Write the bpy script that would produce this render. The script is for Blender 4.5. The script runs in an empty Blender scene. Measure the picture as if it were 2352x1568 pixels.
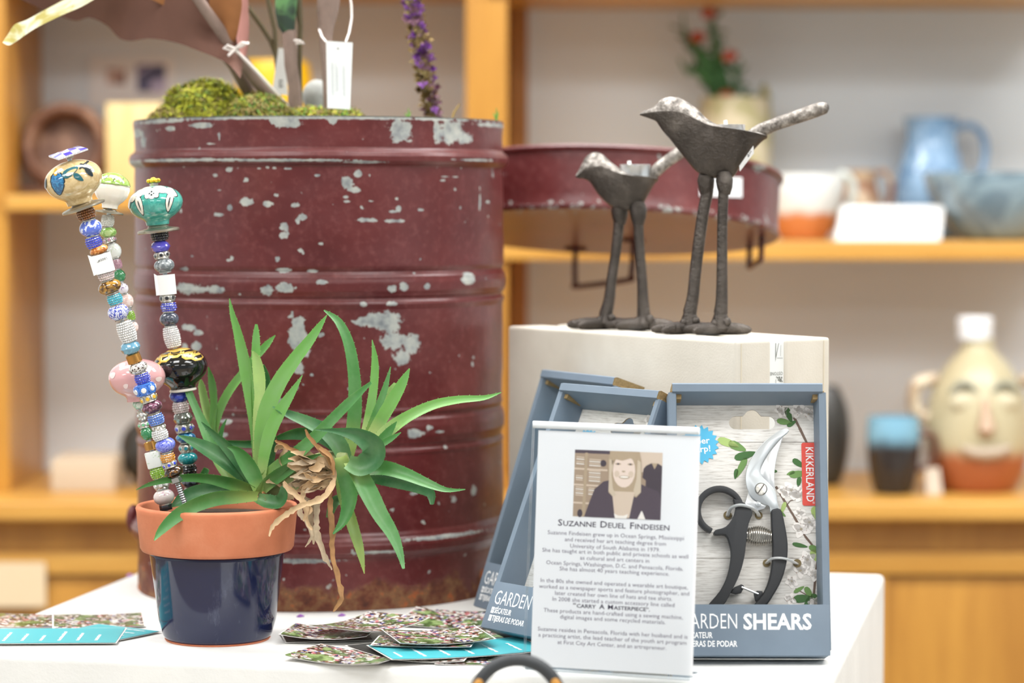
import bpy, bmesh, math, random
from mathutils import Vector, Matrix, noise
random.seed(7)
SC = bpy.context.scene
COL = SC.collection
R = math.radians

# ------------------------------------------------------------------ camera
F = 6000.0                       # focal length in pixels of the 2352 px wide frame
EYE = Vector((0, 0, 0.43))       # table top is z = 0
PITCH = math.atan((784 - 470) / F)
cd = bpy.data.cameras.new('camera')
cam = bpy.data.objects.new('camera', cd); COL.objects.link(cam)
cd.sensor_width = 36.0; cd.lens = F / 2352 * 36.0
cam.location = EYE; cam.rotation_euler = (math.pi / 2 - PITCH, 0, 0)
cd.dof.use_dof = True; cd.dof.focus_distance = 2.53; cd.dof.aperture_fstop = 3.0
cd.clip_start = 0.05; cd.clip_end = 60
SC.camera = cam

# ------------------------------------------------------------------ world, lights, exposure
SC.view_settings.view_transform = 'Standard'; SC.view_settings.look = 'None'
SC.view_settings.gamma = 1.0; SC.view_settings.use_curve_mapping = False
SC.view_settings.exposure = 0.12
W = bpy.data.worlds.new('shop_daylight'); SC.world = W; W.use_nodes = True
W.node_tree.nodes['Background'].inputs[0].default_value = (0.95, 0.98, 1.0, 1)
W.node_tree.nodes['Background'].inputs[1].default_value = 0.37
CEIL = 1.85; FLOOR = -0.93
LIGHTS = [(-1.0, 1.35), (1.0, 1.35), (-1.0, -1.2), (1.0, -1.2), (-2.9, 0.6), (2.9, 0.6), (-1.4, 3.0), (0.0, 3.0), (1.4, 3.0)]  # unseen rear row is added to brighten the bird tops and back wall
for lx, ly in LIGHTS:
    ld = bpy.data.lights.new('ceiling_tube_light', 'AREA'); ld.shape = 'RECTANGLE'
    ld.size = 1.2; ld.size_y = 0.6; ld.energy = 26 if ly > 2 else 24 if ly > 1 else 20
    ld.color = (0.97, 0.985, 1.0)
    lo = bpy.data.objects.new('ceiling_tube_light', ld); COL.objects.link(lo)
    lo.location = (lx, ly, CEIL - 0.07)

# ------------------------------------------------------------------ helpers
CA, SA = math.cos(PITCH), math.sin(PITCH)
def ray(px, py):
    xc = (px - 1176) / F; yc = (784 - py) / F
    return Vector((xc, CA + yc * SA, -SA + yc * CA))
def P(px, py, Y):                 # point seen at a pixel, at distance Y from the camera
    d = ray(px, py); return EYE + d * (Y / d.y)
def PZ(px, py, z=0.0):            # point seen at a pixel, on the level z
    d = ray(px, py); return EYE + d * ((z - EYE.z) / d.z)
def S(Y): return Y / F            # metres per pixel at distance Y
def lin(c): return c / 12.92 if c <= 0.04045 else ((c + 0.055) / 1.055) ** 2.4
def C(h):
    h = h.lstrip('#')
    return tuple(lin(int(h[i:i + 2], 16) / 255) for i in (0, 2, 4)) + (1.0,)
def mulc(c, k): return tuple(min(1, max(0, v * k)) for v in c[:3]) + (1.0,)

MATS = {}
class NT:
    def __init__(s, name):
        s.m = bpy.data.materials.new(name); s.m.use_nodes = True
        s.t = s.m.node_tree; s.b = s.t.nodes['Principled BSDF']
        s.out = s.t.nodes['Material Output']
    def n(s, ty, ins=None, **kw):
        nd = s.t.nodes.new('ShaderNode' + ty)
        for k, v in kw.items(): setattr(nd, k, v)
        for k, v in (ins or {}).items(): s.set(nd.inputs[k], v)
        return nd
    def set(s, sock, v):
        if hasattr(v, 'is_output') or isinstance(v, bpy.types.NodeSocket): s.t.links.new(v, sock)
        else: sock.default_value = v
    def coord(s, which='Object', scale=(1, 1, 1), rot=(0, 0, 0)):
        tc = s.n('TexCoord'); mp = s.n('Mapping', {'Vector': tc.outputs[which], 'Scale': scale, 'Rotation': rot})
        return mp.outputs[0]
    def noise(s, scale, detail=3, rough=.5, vec=None, dist=0):
        return s.n('TexNoise', {'Scale': scale, 'Detail': detail, 'Roughness': rough, 'Distortion': dist, 'Vector': vec if vec is not None else s.coord()})
    def math(s, op, a, b=0.0, c=None, clamp=False):
        nd = s.n('Math', operation=op, use_clamp=clamp); s.set(nd.inputs[0], a); s.set(nd.inputs[1], b)
        if c is not None: s.set(nd.inputs[2], c)
        return nd.outputs[0]
    def mix(s, fac, a, b):
        nd = s.n('Mix', data_type='RGBA'); s.set(nd.inputs[0], fac); s.set(nd.inputs[6], a); s.set(nd.inputs[7], b)
        return nd.outputs[2]
    def ramp(s, fac, stops, interp='LINEAR'):
        nd = s.n('ValToRGB'); cr = nd.color_ramp; cr.interpolation = interp
        while len(cr.elements) < len(stops): cr.elements.new(0.5)
        for e, (p, c) in zip(cr.elements, stops): e.position = p; e.color = c
        s.set(nd.inputs[0], fac); return nd.outputs[0]
    def rng(s, v, a, b, c=0.0, d=1.0):
        nd = s.n('MapRange', {'Value': v, 'From Min': a, 'From Max': b, 'To Min': c, 'To Max': d}); return nd.outputs[0]
    def bump(s, h, strength=.3, dist=.001):
        nd = s.n('Bump', {'Height': h, 'Strength': strength, 'Distance': dist}); s.set(s.b.inputs['Normal'], nd.outputs[0])
    def base(s, v): s.set(s.b.inputs['Base Color'], v)
    def p(s, **kw):
        for k, v in kw.items(): s.set(s.b.inputs[k.replace('_', ' ')], v)
        return s

def mat(name, col, rough=.5, metal=0, var=0, vs=30, bump=0, bs=200, bd=.001, coat=0, trans=0, ior=1.45, spec=.5, sheen=0, sss=0):
    if name in MATS: return MATS[name]
    t = NT(name); c = C(col) if isinstance(col, str) else col
    if var:
        nz = t.noise(vs, 4, .55)
        t.base(t.mix(t.rng(nz.outputs[0], .3, .7), mulc(c, 1 - var), mulc(c, 1 + var)))
    else: t.base(c)
    t.p(Roughness=rough, Metallic=metal, Coat_Weight=coat, Transmission_Weight=trans, IOR=ior, Specular_IOR_Level=spec)
    if coat: t.p(Coat_Roughness=.06)
    if bump: t.bump(t.noise(bs, 4, .6).outputs[0], bump, bd)
    MATS[name] = t.m; return t.m

class MB:
    """collects geometry for ONE mesh object"""
    def __init__(s): s.v = []; s.f = []; s.mi = []; s.sm = []; s.attr = {}
    def add(s, vs, fs, mi=0, M=None, smooth=True):
        b = len(s.v)
        s.v += [(M @ Vector(v)) if M is not None else Vector(v) for v in vs]
        for f in fs: s.f.append(tuple(b + i for i in f)); s.mi.append(mi); s.sm.append(smooth)
        return b
    def box(s, lo, hi, mi=0, M=None):
        x0, y0, z0 = lo; x1, y1, z1 = hi
        vs = [(x0, y0, z0), (x1, y0, z0), (x1, y1, z0), (x0, y1, z0), (x0, y0, z1), (x1, y0, z1), (x1, y1, z1), (x0, y1, z1)]
        return s.add(vs, [(0, 3, 2, 1), (4, 5, 6, 7), (0, 1, 5, 4), (1, 2, 6, 5), (2, 3, 7, 6), (3, 0, 4, 7)], mi, M, False)
    def lathe(s, prof, n=32, mi=0, M=None, closed=False, smooth=True, a0=0, rot=0):
        vs = []; fs = []; k = len(prof)
        for j, (r, z) in enumerate(prof):
            for i in range(n):
                a = a0 + 2 * math.pi * (i + (rot * j)) / n
                vs.append((r * math.cos(a), r * math.sin(a), z))
        for j in range(k - 1 + (1 if closed else 0)):
            for i in range(n):
                a = j * n + i; b = j * n + (i + 1) % n; c = ((j + 1) % k) * n + (i + 1) % n; d = ((j + 1) % k) * n + i
                fs.append((a, b, c, d))
        if not closed:
            if prof[0][0] > 1e-7: fs.append(tuple(range(n - 1, -1, -1)))
            if prof[-1][0] > 1e-7: fs.append(tuple((k - 1) * n + i for i in range(n)))
        return s.add(vs, fs, mi, M, smooth)
    def tube(s, pts, rad, n=10, mi=0, M=None, cap=True, flat=1.0, smooth=True, loop=False):
        pts = [Vector(p) for p in pts]; k = len(pts)
        if not hasattr(rad, '__len__'): rad = [rad] * k
        up = None; vs = []; fs = []
        for i in range(k):
            if loop: t = pts[(i + 1) % k] - pts[i - 1]
            else: t = pts[min(i + 1, k - 1)] - pts[max(i - 1, 0)]
            t.normalize()
            if up is None:
                up = Vector((0, -1, 0)) if abs(t.y) < .9 else Vector((0, 0, 1))
            up = (up - t * up.dot(t)).normalized(); sd = t.cross(up)
            for j in range(n):
                a = 2 * math.pi * j / n
                vs.append(pts[i] + (sd * math.cos(a) + up * math.sin(a) * flat) * rad[i])
        for i in range(k if loop else k - 1):
            for j in range(n):
                i2 = (i + 1) % k
                fs.append((i * n + j, i * n + (j + 1) % n, i2 * n + (j + 1) % n, i2 * n + j))
        if cap and not loop:
            fs.append(tuple(range(n - 1, -1, -1))); fs.append(tuple((k - 1) * n + j for j in range(n)))
        return s.add(vs, fs, mi, M, smooth)
    def ball(s, c, r, n=12, m=8, mi=0, M=None, sc=(1, 1, 1)):
        T = Matrix.Translation(Vector(c)) @ Matrix.Diagonal((*sc, 1))
        if M is not None: T = M @ T
        prof = [(r * math.sin(math.pi * j / m), -r * math.cos(math.pi * j / m)) for j in range(m + 1)]
        prof[0] = (r * .02, -r); prof[-1] = (r * .02, r)
        return s.lathe(prof, n, mi, T)
    def poly(s, pts, mi=0, M=None, z=0.0, th=0.0):
        """flat polygon (x, y), optionally a plate from z to z + th"""
        n = len(pts)
        ar = sum(pts[i][0] * pts[(i + 1) % n][1] - pts[(i + 1) % n][0] * pts[i][1] for i in range(n))
        if ar < 0: pts = list(reversed(pts))
        if not th: return s.add([(x, y, z) for x, y in pts], [tuple(range(n))], mi, M, False)
        vs = [(x, y, z) for x, y in pts] + [(x, y, z + th) for x, y in pts]
        fs = [tuple(range(n - 1, -1, -1)), tuple(range(n, 2 * n))] + [(i, (i + 1) % n, n + (i + 1) % n, n + i) for i in range(n)]
        return s.add(vs, fs, mi, M, False)
    def text(s, body, size, M, mi=0, width=None, align='LEFT', bold=0.0, res=2, z=0.0):
        cu = bpy.data.curves.new('t', 'FONT'); cu.body = body; cu.size = size; cu.resolution_u = res
        cu.offset = bold * size; cu.fill_mode = 'FRONT'
        ob = bpy.data.objects.new('t', cu); me = ob.to_mesh()
        vs = [v.co.copy() for v in me.vertices]; fs = [tuple(p.vertices) for p in me.polygons]
        ob.to_mesh_clear(); bpy.data.objects.remove(ob); bpy.data.curves.remove(cu)
        if not vs: return 0
        x0 = min(v.x for v in vs); x1 = max(v.x for v in vs); k = (width / (x1 - x0)) if width else 1.0
        w = (x1 - x0) * k; off = {'LEFT': 0, 'CENTER': -w / 2, 'RIGHT': -w}[align]
        s.add([((v.x - x0) * k + off, v.y, z) for v in vs], fs, mi, M, False)
        return w
    def build(s, name, mats, root=None, part=None, bevel=0, seg=2, sharp=40, local=False):
        me = bpy.data.meshes.new(name)
        par = part or root
        vs = s.v
        if root is not None and not local:
            inv = ROOTM[root.name].inverted(); vs = [inv @ v for v in vs]
        me.from_pydata([tuple(v) for v in vs], [], s.f)
        me.polygons.foreach_set('material_index', s.mi); me.polygons.foreach_set('use_smooth', s.sm)
        for m in (mats if isinstance(mats, (list, tuple)) else [mats]): me.materials.append(m)
        for k, vals in s.attr.items():
            a = me.attributes.new(k, 'FLOAT', 'POINT'); a.data.foreach_set('value', vals)
        if bevel:
            bm = bmesh.new(); bm.from_mesh(me)
            bmesh.ops.remove_doubles(bm, verts=bm.verts, dist=1e-6)
            ed = [e for e in bm.edges if len(e.link_faces) == 2 and e.calc_face_angle(0) > R(35)]
            bmesh.ops.bevel(bm, geom=ed, offset=bevel, segments=seg, affect='EDGES', profile=.6, clamp_overlap=True)
            for f in bm.faces: f.smooth = True
            bm.to_mesh(me); bm.free()
        if sharp: me.set_sharp_from_angle(angle=R(sharp))
        me.update()
        o = bpy.data.objects.new(name, me); COL.objects.link(o)
        if par is not None: o.parent = par
        return o

ROOTM = {}
def tag(o, label, cat, group=None, kind=None):
    if label: o['label'] = label
    if cat: o['category'] = cat
    if group: o['group'] = group
    if kind: o['kind'] = kind
    return o
def thing(name, loc, label, cat, group=None, M=None):
    o = bpy.data.objects.new(name, None); COL.objects.link(o); o.empty_display_size = .02
    m = M if M is not None else Matrix.Translation(Vector(loc))
    o.matrix_world = m; ROOTM[o.name] = m.copy()
    return tag(o, label, cat, group)
def solo(mb, name, mats, loc, label, cat, group=None, **kw):     # a thing that is a single mesh, origin at its base
    M = Matrix.Translation(Vector(loc)); inv = M.inverted(); mb.v = [inv @ v for v in mb.v]
    o = mb.build(name, mats, **kw); o.matrix_world = M
    return tag(o, label, cat, group)
def frame(o, yaw, lean):      # x to the right along the face, y up the face, z out of the face
    X = Vector((math.cos(yaw), -math.sin(yaw), 0)); B = Vector((math.sin(yaw), math.cos(yaw), 0))
    Y = Vector((0, 0, 1)) * math.cos(lean) + B * math.sin(lean); Z = X.cross(Y)
    m = Matrix((X, Y, Z)).transposed().to_4x4(); m.translation = o; return m
def lab(o, text): o['label'] = text; return o
def smooth_path(pts, n=6):
    """Catmull-Rom through tuples of any length"""
    out = []; k = len(pts)
    for i in range(k - 1):
        p0, p1, p2, p3 = pts[max(i - 1, 0)], pts[i], pts[i + 1], pts[min(i + 2, k - 1)]
        for j in range(n):
            t = j / n
            out.append(tuple(.5 * (2 * b + (c - a) * t + (2 * a - 5 * b + 4 * c - d) * t * t + (3 * b - a - 3 * c + d) * t ** 3) for a, b, c, d in zip(p0, p1, p2, p3)))
    out.append(tuple(pts[-1])); return out

# ------------------------------------------------------------------ materials
def wood(name, c1, c2, scale=(1, 1, 1), rot=(0, 0, 0), rough=.35):
    t = NT(name); v = t.coord('Object', scale, rot)
    nz = t.noise(3.0, 4, .55, v, .6); n2 = t.noise(14, 3, .6, v)
    f = t.math('ADD', t.math('MULTIPLY', nz.outputs[0], .75), t.math('MULTIPLY', n2.outputs[0], .25))
    t.base(t.ramp(f, [(.3, C(c1)), (.68, C(c2))])); t.p(Roughness=rough)
    MATS[name] = t.m; return t.m
WOOD = wood('honey_wood', '#a5702c', '#c9933f', (4, 4, .5))
WOODH = wood('honey_wood_horizontal', '#bd8637', '#d8a552', (.6, 4, 6))
WALLW = mat('painted_white_wall', '#e2ebf1', .75, var=.02, vs=3)
FLOORM = mat('pale_floor', '#b3a797', .6, var=.06, vs=4)
WHITEP = None
t = NT('white_plaster_paint'); nz = t.noise(55, 6, .62); n2 = t.noise(9, 3, .5)
t.base(t.mix(t.rng(n2.outputs[0], .35, .7), C('#dcdcd9'), C('#e6e6e3'))); t.p(Roughness=.62)
t.bump(t.math('ADD', nz.outputs[0], t.math('MULTIPLY', n2.outputs[0], .6)), .22, .004); WHITEP = t.m

# ------------------------------------------------------------------ the room
def struct(name, mb, m, **kw):
    o = mb.build(name, m, **kw); o['kind'] = 'structure'; return o
WALLY = 4.48
b = MB(); b.box((-4, -3, FLOOR - .05), (4, WALLY + .1, FLOOR)); struct('floor', b, FLOORM)
b = MB(); b.box((-4, -3, CEIL), (4, WALLY + .1, CEIL + .05)); struct('ceiling', b, mat('ceiling_paint', '#e9e7e2', .8))
b = MB(); b.box((-4, WALLY, FLOOR), (4, WALLY + .08, CEIL)); struct('wall_back', b, WALLW)
b = MB(); b.box((-4.06, -3, FLOOR), (-4, WALLY, CEIL)); struct('wall_left', b, WALLW)
b = MB(); b.box((4, -3, FLOOR), (4.06, WALLY, CEIL)); struct('wall_right', b, WALLW)
for i, (lx, ly) in enumerate(LIGHTS):
    r = thing('ceiling_light', (lx, ly, CEIL), 'flush white fluorescent ceiling fixture out of view, rear row added to brighten the birds', 'light', 'fluorescent ceiling fixtures')
    b = MB(); b.box((lx - .63, ly - .33, CEIL - .05), (lx + .63, ly + .33, CEIL)); b.build('frame', mat('fixture_white', '#e8e8e6', .4), r, bevel=.004)
    t = MATS.get('diffuser')
    if not t:
        q = NT('diffuser'); q.p(Emission_Color=(1, .97, .92, 1), Emission_Strength=3.0); MATS['diffuser'] = t = q.m
    b = MB(); b.box((lx - .59, ly - .29, CEIL - .056), (lx + .59, ly + .29, CEIL - .05)); b.build('diffuser', t, r)

# ------------------------------------------------------------------ shelving along the back wall
FS = 4.15                                                    # front plane of the shelving
def X_at(px, Y): return (px - 1176) / F * Y
def Z_at(py, Y): return P(1176, py, Y).z
zc = Z_at(1152, 4.0)                                          # counter top
sh = thing('shelving_unit', (X_at(1117, FS), FS, zc), 'honey coloured wooden wall shelving with upright posts', 'shelving')
def bx(name, x0, x1, y0, y1, z0, z1, m, root, bev=.003, part=None):
    b = MB(); b.box((x0, y0, z0), (x1, y1, z1)); return b.build(name, m, root, part=part, bevel=bev)
top_z = 1.45
bx('post', X_at(1070, FS), X_at(1166, FS), FS, FS + .03, zc, top_z, WOOD, sh)
bx('post', X_at(-80, FS), X_at(18, FS), FS, FS + .03, zc, top_z, WOOD, sh)
bx('post', X_at(2520, FS), X_at(2615, FS), FS, FS + .03, zc, top_z, WOOD, sh)
bx('side_panel', X_at(1085, FS), X_at(1120, FS), FS + .03, WALLY - .001, zc, top_z, WOOD, sh)
bx('side_panel', X_at(-60, FS), X_at(16, FS), FS + .03, WALLY - .001, zc, top_z, WOOD, sh)
bx('back_stile', X_at(1168, 4.44), X_at(1212, 4.44), 4.44, WALLY - .001, zc, top_z, mat('shaded_oak', '#a9743a', .5, var=.1, vs=8), sh)  # wood colour darkened to stand for the shade in the recess
def shelf(px0, px1, ytop, th=.029, name='shelf'):
    z1 = Z_at(ytop, FS)
    return bx(name, X_at(px0, FS), X_at(px1, FS), FS - .012, WALLY - .001, z1 - th, z1, WOODH, sh), z1
_, ZL = shelf(18, 1085, 446, .026)
_, ZR = shelf(1120, 2520, 553, .03)
zt = Z_at(-14, FS)
bx('shelf', X_at(1120, FS), X_at(2520, FS), FS - .012, WALLY - .001, zt, zt + .03, WOODH, sh)
bx('shelf', X_at(18, FS), X_at(1085, FS), FS - .012, WALLY - .001, zt + .01, zt + .04, WOODH, sh)
ct = MB(); ct.box((-3.0, 4.0, zc - .03), (3.0, WALLY - .002, zc))
solo(ct, 'countertop', WOODH, (0, 4.2, zc - .03), 'long honey coloured wooden countertop below the wall shelves', 'countertop', bevel=.006, seg=3)
zb = zc - .031
for i, (x0, x1) in enumerate([(-2.2, X_at(1120, 4.03)), (X_at(1120, 4.03) + .002, 2.2)]):
    r = thing('base_cabinet', ((x0 + x1) / 2, 4.2, FLOOR), ['honey wood base cabinet with a pale square card stuck on its front', 'honey wood base cabinet to the right of the white pedestal'][i], 'cabinet')
    bx('body', x0, x1, 4.06, WALLY - .002, FLOOR + .002, zb, WOOD, r, .002)
    zr0, zr1 = Z_at(1268, 4.04), Z_at(1318, 4.04)
    bx('rail', x0, x1, 4.035, 4.059, zr1, zr0, WOODH, r)
    n = 4; w = (x1 - x0) / n
    for k in range(n):
        d = bx('door', x0 + k * w + .004, x0 + (k + 1) * w - .004, 4.045, 4.059, FLOOR + .1, zr1 - .004, WOOD, r, .003)
        bx('stile', x0 + k * w + .004, x0 + k * w + .06, 4.037, 4.0445, FLOOR + .1, zr1 - .004, WOOD, r, .002, part=d)
        kb = MB(); kb.ball((x0 + (k + 1) * w - .05, 4.025, zr1 - .12), .014); kb.build('knob', mat('dark_brass', '#7a5a2a', .4, .8), r, part=d)

# ------------------------------------------------------------------ white pedestal (turned 12 degrees)
PA = R(12)
ux = Vector((math.cos(PA), -math.sin(PA), 0)); uy = Vector((math.sin(PA), math.cos(PA), 0))
BR = PZ(2032, 1318)
PM = Matrix((ux, uy, Vector((0, 0, 1)))).transposed().to_4x4(); PM.translation = BR - ux * .86 - uy * .715
b = MB(); b.box((0, 0, FLOOR + .002), (.86, .715, 0), M=PM)
solo(b, 'display_pedestal', WHITEP, PM @ Vector((.43, .35, FLOOR)), 'large white painted pedestal carrying the drum, pot and cards', 'pedestal', bevel=.009, seg=4)

# ------------------------------------------------------------------ red metal drum
DX, DY, DR = X_at(735, 2.95), 2.95, .2066
FY = DY - DR
def zdrum(py): return P(735, py, FY).z
def paint_material(name, rust):
    t = NT(name); v = t.coord('Object')
    a = t.n('Attribute', attribute_name='chip').outputs['Fac']
    w1 = t.noise(120, 5, .65, v); w2 = t.noise(420, 3, .6, v); w3 = t.noise(14, 3, .5, v)
    f = t.math('ADD', a, t.math('MULTIPLY', t.math('SUBTRACT', w1.outputs[0], .5), 2.0))
    f = t.math('ADD', f, t.math('MULTIPLY', t.math('SUBTRACT', w2.outputs[0], .5), .6))
    chip = t.rng(f, .06, .12)
    # tiny scattered specks
    sp = t.rng(t.noise(95, 2, .4, v).outputs[0], .735, .75)
    chip = t.math('MAXIMUM', chip, sp)
    red = t.ramp(w3.outputs[0], [(.3, C('#50191a')), (.55, C('#5c2222')), (.75, C('#692d2c'))])
    red = t.mix(t.math('MULTIPLY', t.rng(w1.outputs[0], .5, .75), .35), red, C('#8a5250'))
    zinc = t.ramp(t.noise(70, 4, .6, v).outputs[0], [(.3, C('#71767a')), (.48, C('#9a9e9b')), (.7, C('#b2b3ab'))])
    col = t.mix(chip, red, zinc)
    rough = t.mix(chip, (.33, .33, .33, 1), (.6, .6, .6, 1))
    if rust:
        ra = t.n('Attribute', attribute_name='rust').outputs['Fac']
        rf = t.rng(t.math('ADD', ra, t.math('MULTIPLY', t.math('SUBTRACT', t.noise(26, 6, .7, v).outputs[0], .5), 2.2)), -.1, .25)
        rc = t.ramp(t.noise(48, 6, .7, v).outputs[0], [(.3, C('#3f211b')), (.46, C('#6b3a26')), (.56, C('#7d5a3c')), (.63, C('#a8562a')), (.75, C('#c07a48'))])
        col = t.mix(rf, col, rc); rough = t.mix(rf, rough, (.85, .85, .85, 1))
    t.base(col); t.p(Roughness=rough, Specular_IOR_Level=.5)
    cr = t.n('TexVoronoi', {'Vector': v, 'Scale': 22.0}, feature='DISTANCE_TO_EDGE')
    hgt = t.math('SUBTRACT', t.math('MULTIPLY', w1.outputs[0], .5), t.math('MULTIPLY', chip, .55))
    hgt = t.math('ADD', hgt, t.math('MULTIPLY', w3.outputs[0], .8))
    t.bump(hgt, .5, .0012)
    return t.m
DRUMP = paint_material('chipped_red_paint', True)
LIDP = paint_material('chipped_red_lid_paint', False)
CH = []
def c1(sx, ox, oy, lst):
    for x, y, rx, ry in lst: CH.append((ox + x / sx, oy + y / sx, rx / sx, ry / sx))
c1(2.673, 300, 250, [(1700,130,72,75),(1690,170,40,40),(1905,130,22,85),(1990,130,80,72),(2060,170,42,40),(1060,82,80,38),(1000,70,60,25),(560,95,70,20),(345,110,40,16),(1320,75,24,22),(90,130,60,30),(150,180,25,50),
 (1462,400,24,26),(1402,452,36,38),(1440,497,34,18),(825,572,40,26),(945,582,38,20),(722,606,18,24),(655,648,28,15),(1108,590,30,17),(1145,665,24,22),(1120,690,14,22),(1036,725,26,30),(1040,775,30,28),(1250,828,18,11),
 (1500,682,66,13),(1655,688,66,12),(1690,615,16,26),(1655,630,30,9),(1400,568,30,8),(1535,565,20,6),(1810,620,18,9),(1393,540,14,9),(1680,552,10,12),(635,405,16,12),(718,370,24,16),(1230,408,18,9),(992,530,17,12),(895,365,12,6),
 (945,358,13,9),(985,362,12,8),(1065,366,32,6),(1950,412,28,5),(1935,435,17,7),(2010,413,18,5),(2195,570,15,13),(2150,570,6,60),(658,498,14,6),(445,990,34,14),(1038,990,44,17),(1200,995,40,10),(1003,922,14,18),
 (470,1110,85,34),(640,1112,70,28),(545,1115,60,20),(940,1110,44,34),(1050,1100,60,36),(1255,1063,34,16),(1645,1108,28,26),(1712,1095,30,28),(1845,1097,20,24),(2080,1055,44,38),(1485,1200,24,17),(1645,1200,30,17),
 (495,908,10,8),(715,930,14,8),(610,210,30,8),(660,170,6,40),(420,625,8,16)])
c1(2.119, 600, 680, [(545,125,48,26),(610,120,55,42),(665,140,52,55),(690,220,66,48),(755,240,46,55),(720,305,42,40),(250,130,36,34),(245,200,52,52),(265,250,48,60),(240,340,46,38),(165,515,28,24),(145,538,20,16),(775,680,44,24),(835,655,18,12),
 (880,680,18,7),(948,1025,12,16),(1040,1000,12,26),(540,40,15,11),(670,40,20,9),(910,760,9,10),(840,385,7,6),(502,525,18,20),(400,610,12,10),(718,605,18,7),(770,975,20,10)])
c1(1, 0, 0, [(476,756,20,8),(497,768,12,7),(493,800,12,11),(466,803,9,9),(560,971,15,6),(550,1001,21,7),(480,366,150,4),(700,368,150,3.4),(860,372,50,3),(1085,364,45,3),(330,372,40,9),(720,1288,90,6),(1020,1246,90,5),(880,1270,60,4),(400,274,80,4),(740,270,420,4),(1130,278,40,5)])
def chipf(px, py):
    m = -1.0
    for x, y, rx, ry in CH:
        dx = (px - x) / rx
        if abs(dx) > 2.2: continue
        dy = (py - y) / ry
        if abs(dy) > 2.2: continue
        d = 1 - math.sqrt(dx * dx + dy * dy)
        if d > m: m = d
    return m
dr = thing('metal_drum', (DX, DY, 0), 'tall dark red metal drum with chipped paint and rusty base', 'drum')
key = [(268,421),(272,421.5),(300,420),(338,420),(343,423),(349,431),(358,434),(368,433),(375,428),(380,421),(384,420),(560,420),(612,420.5),(619,419),(624,416.5),(630,418.5),(638,422),(652,424),(668,423.5),(680,420.5),(686,417),(690,417.5),(694,421),(700,422.5),(706,421),(712,419.5),(760,420),(940,420),(948,421.5),(954,421),(958,417.5),(963,418),(972,422),(990,424),(1008,424),(1022,421),(1030,417.5),(1035,418),(1040,421.5),(1046,422),(1052,420),(1100,420),(1225,420),(1236,424),(1246,431),(1258,434),(1270,433),(1280,427),(1286,420),(1295,419),(1395,419),(1404,421),(1410,420)]
zs = []
yv = 268.0
while yv < 1410: zs.append(yv); yv += 3.2 if not (330 < yv < 390 or 605 < yv < 720 or 940 < yv < 1056 or 1220 < yv < 1300) else 1.8
zs.append(1410)
def rad_at(py):
    for (a, ra), (c, rc) in zip(key, key[1:]):
        if a <= py <= c:
            k = (py - a) / (c - a); k = k * k * (3 - 2 * k); return ra + (rc - ra) * k
    return key[-1][1]
angs = [math.pi + math.pi * i / 300 for i in range(301)] + [math.pi * i / 60 for i in range(1, 60)]
na = len(angs); vs = []; at = []; ru = []
PR = DR / 420
for py in zs:
    z = zdrum(py); r0 = rad_at(py) * PR
    for i, a in enumerate(angs):
        dent = .0016 * noise.noise(Vector((math.cos(a) * 2.2, math.sin(a) * 2.2, z * 7))) + .0012 * noise.noise(Vector((a * 3, z * 30, 5)))
        r = r0 + dent
        vs.append((DX + r * math.cos(a), DY + r * math.sin(a), max(z, 0.0)))
        if i <= 300: at.append(chipf(735 + 420 * math.cos(a), py))
        else: at.append(-1.0 if noise.noise(Vector((a * 4, z * 25, 1))) < .35 else .2)
        ru.append(max(-1.5, min(1.2, (py - 1345) / 55.0 + .7 * noise.noise(Vector((a * 5, 3, 9))))))
fs = []
for j in range(len(zs) - 1):
    for i in range(na):
        fs.append((j * na + i, (j + 1) * na + i, (j + 1) * na + (i + 1) % na, j * na + (i + 1) % na))
b = MB(); b.add(vs, fs); b.attr = {'chip': at, 'rust': ru}
b.build('drum_wall', DRUMP, dr, sharp=0)
ztop = zdrum(268); zin = ztop - .022
b = MB(); b.lathe([(DR * .998, ztop), (DR * 1.001, ztop + .0012), (DR * .992, ztop + .0012), (DR * .985, ztop - .004), (DR * .985, zin - .002)], 96, M=Matrix.Translation((DX, DY, 0)))
b.build('rim', mat('bare_zinc', '#8e918c', .5, .35, var=.2, vs=60), dr)
b = MB(); b.lathe([(.004, zin - .06), (DR * .985, zin - .06), (DR * .985, zin), (.01, zin + .008)], 64, M=Matrix.Translation((DX, DY, 0)))
b.build('soil', mat('dark_soil', '#3b2f24', .95, var=.4, vs=120, bump=.8, bs=300, bd=.004), dr)
hb = MB(); hb.lathe([(.004, .0), (DR * .995, .0), (DR * .995, .004), (.004, .004)], 48, M=Matrix.Translation((DX, DY, 0))); hb.build('base_plate', mat('rusty_iron', '#6b3a26', .85, var=.3, vs=60), dr)
for sx in (-1, 1):          # side lugs of the bail handle
    hx = DX + sx * (DR + .006); hz = zdrum(1245)
    b = MB(); b.ball((hx, DY, hz), .012, 12, 8, sc=(.7, 1.4, 1.4)); b.build('lug', DRUMP if 0 else mat('dark_red_enamel', '#5d2222', .5, var=.15), dr)

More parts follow.
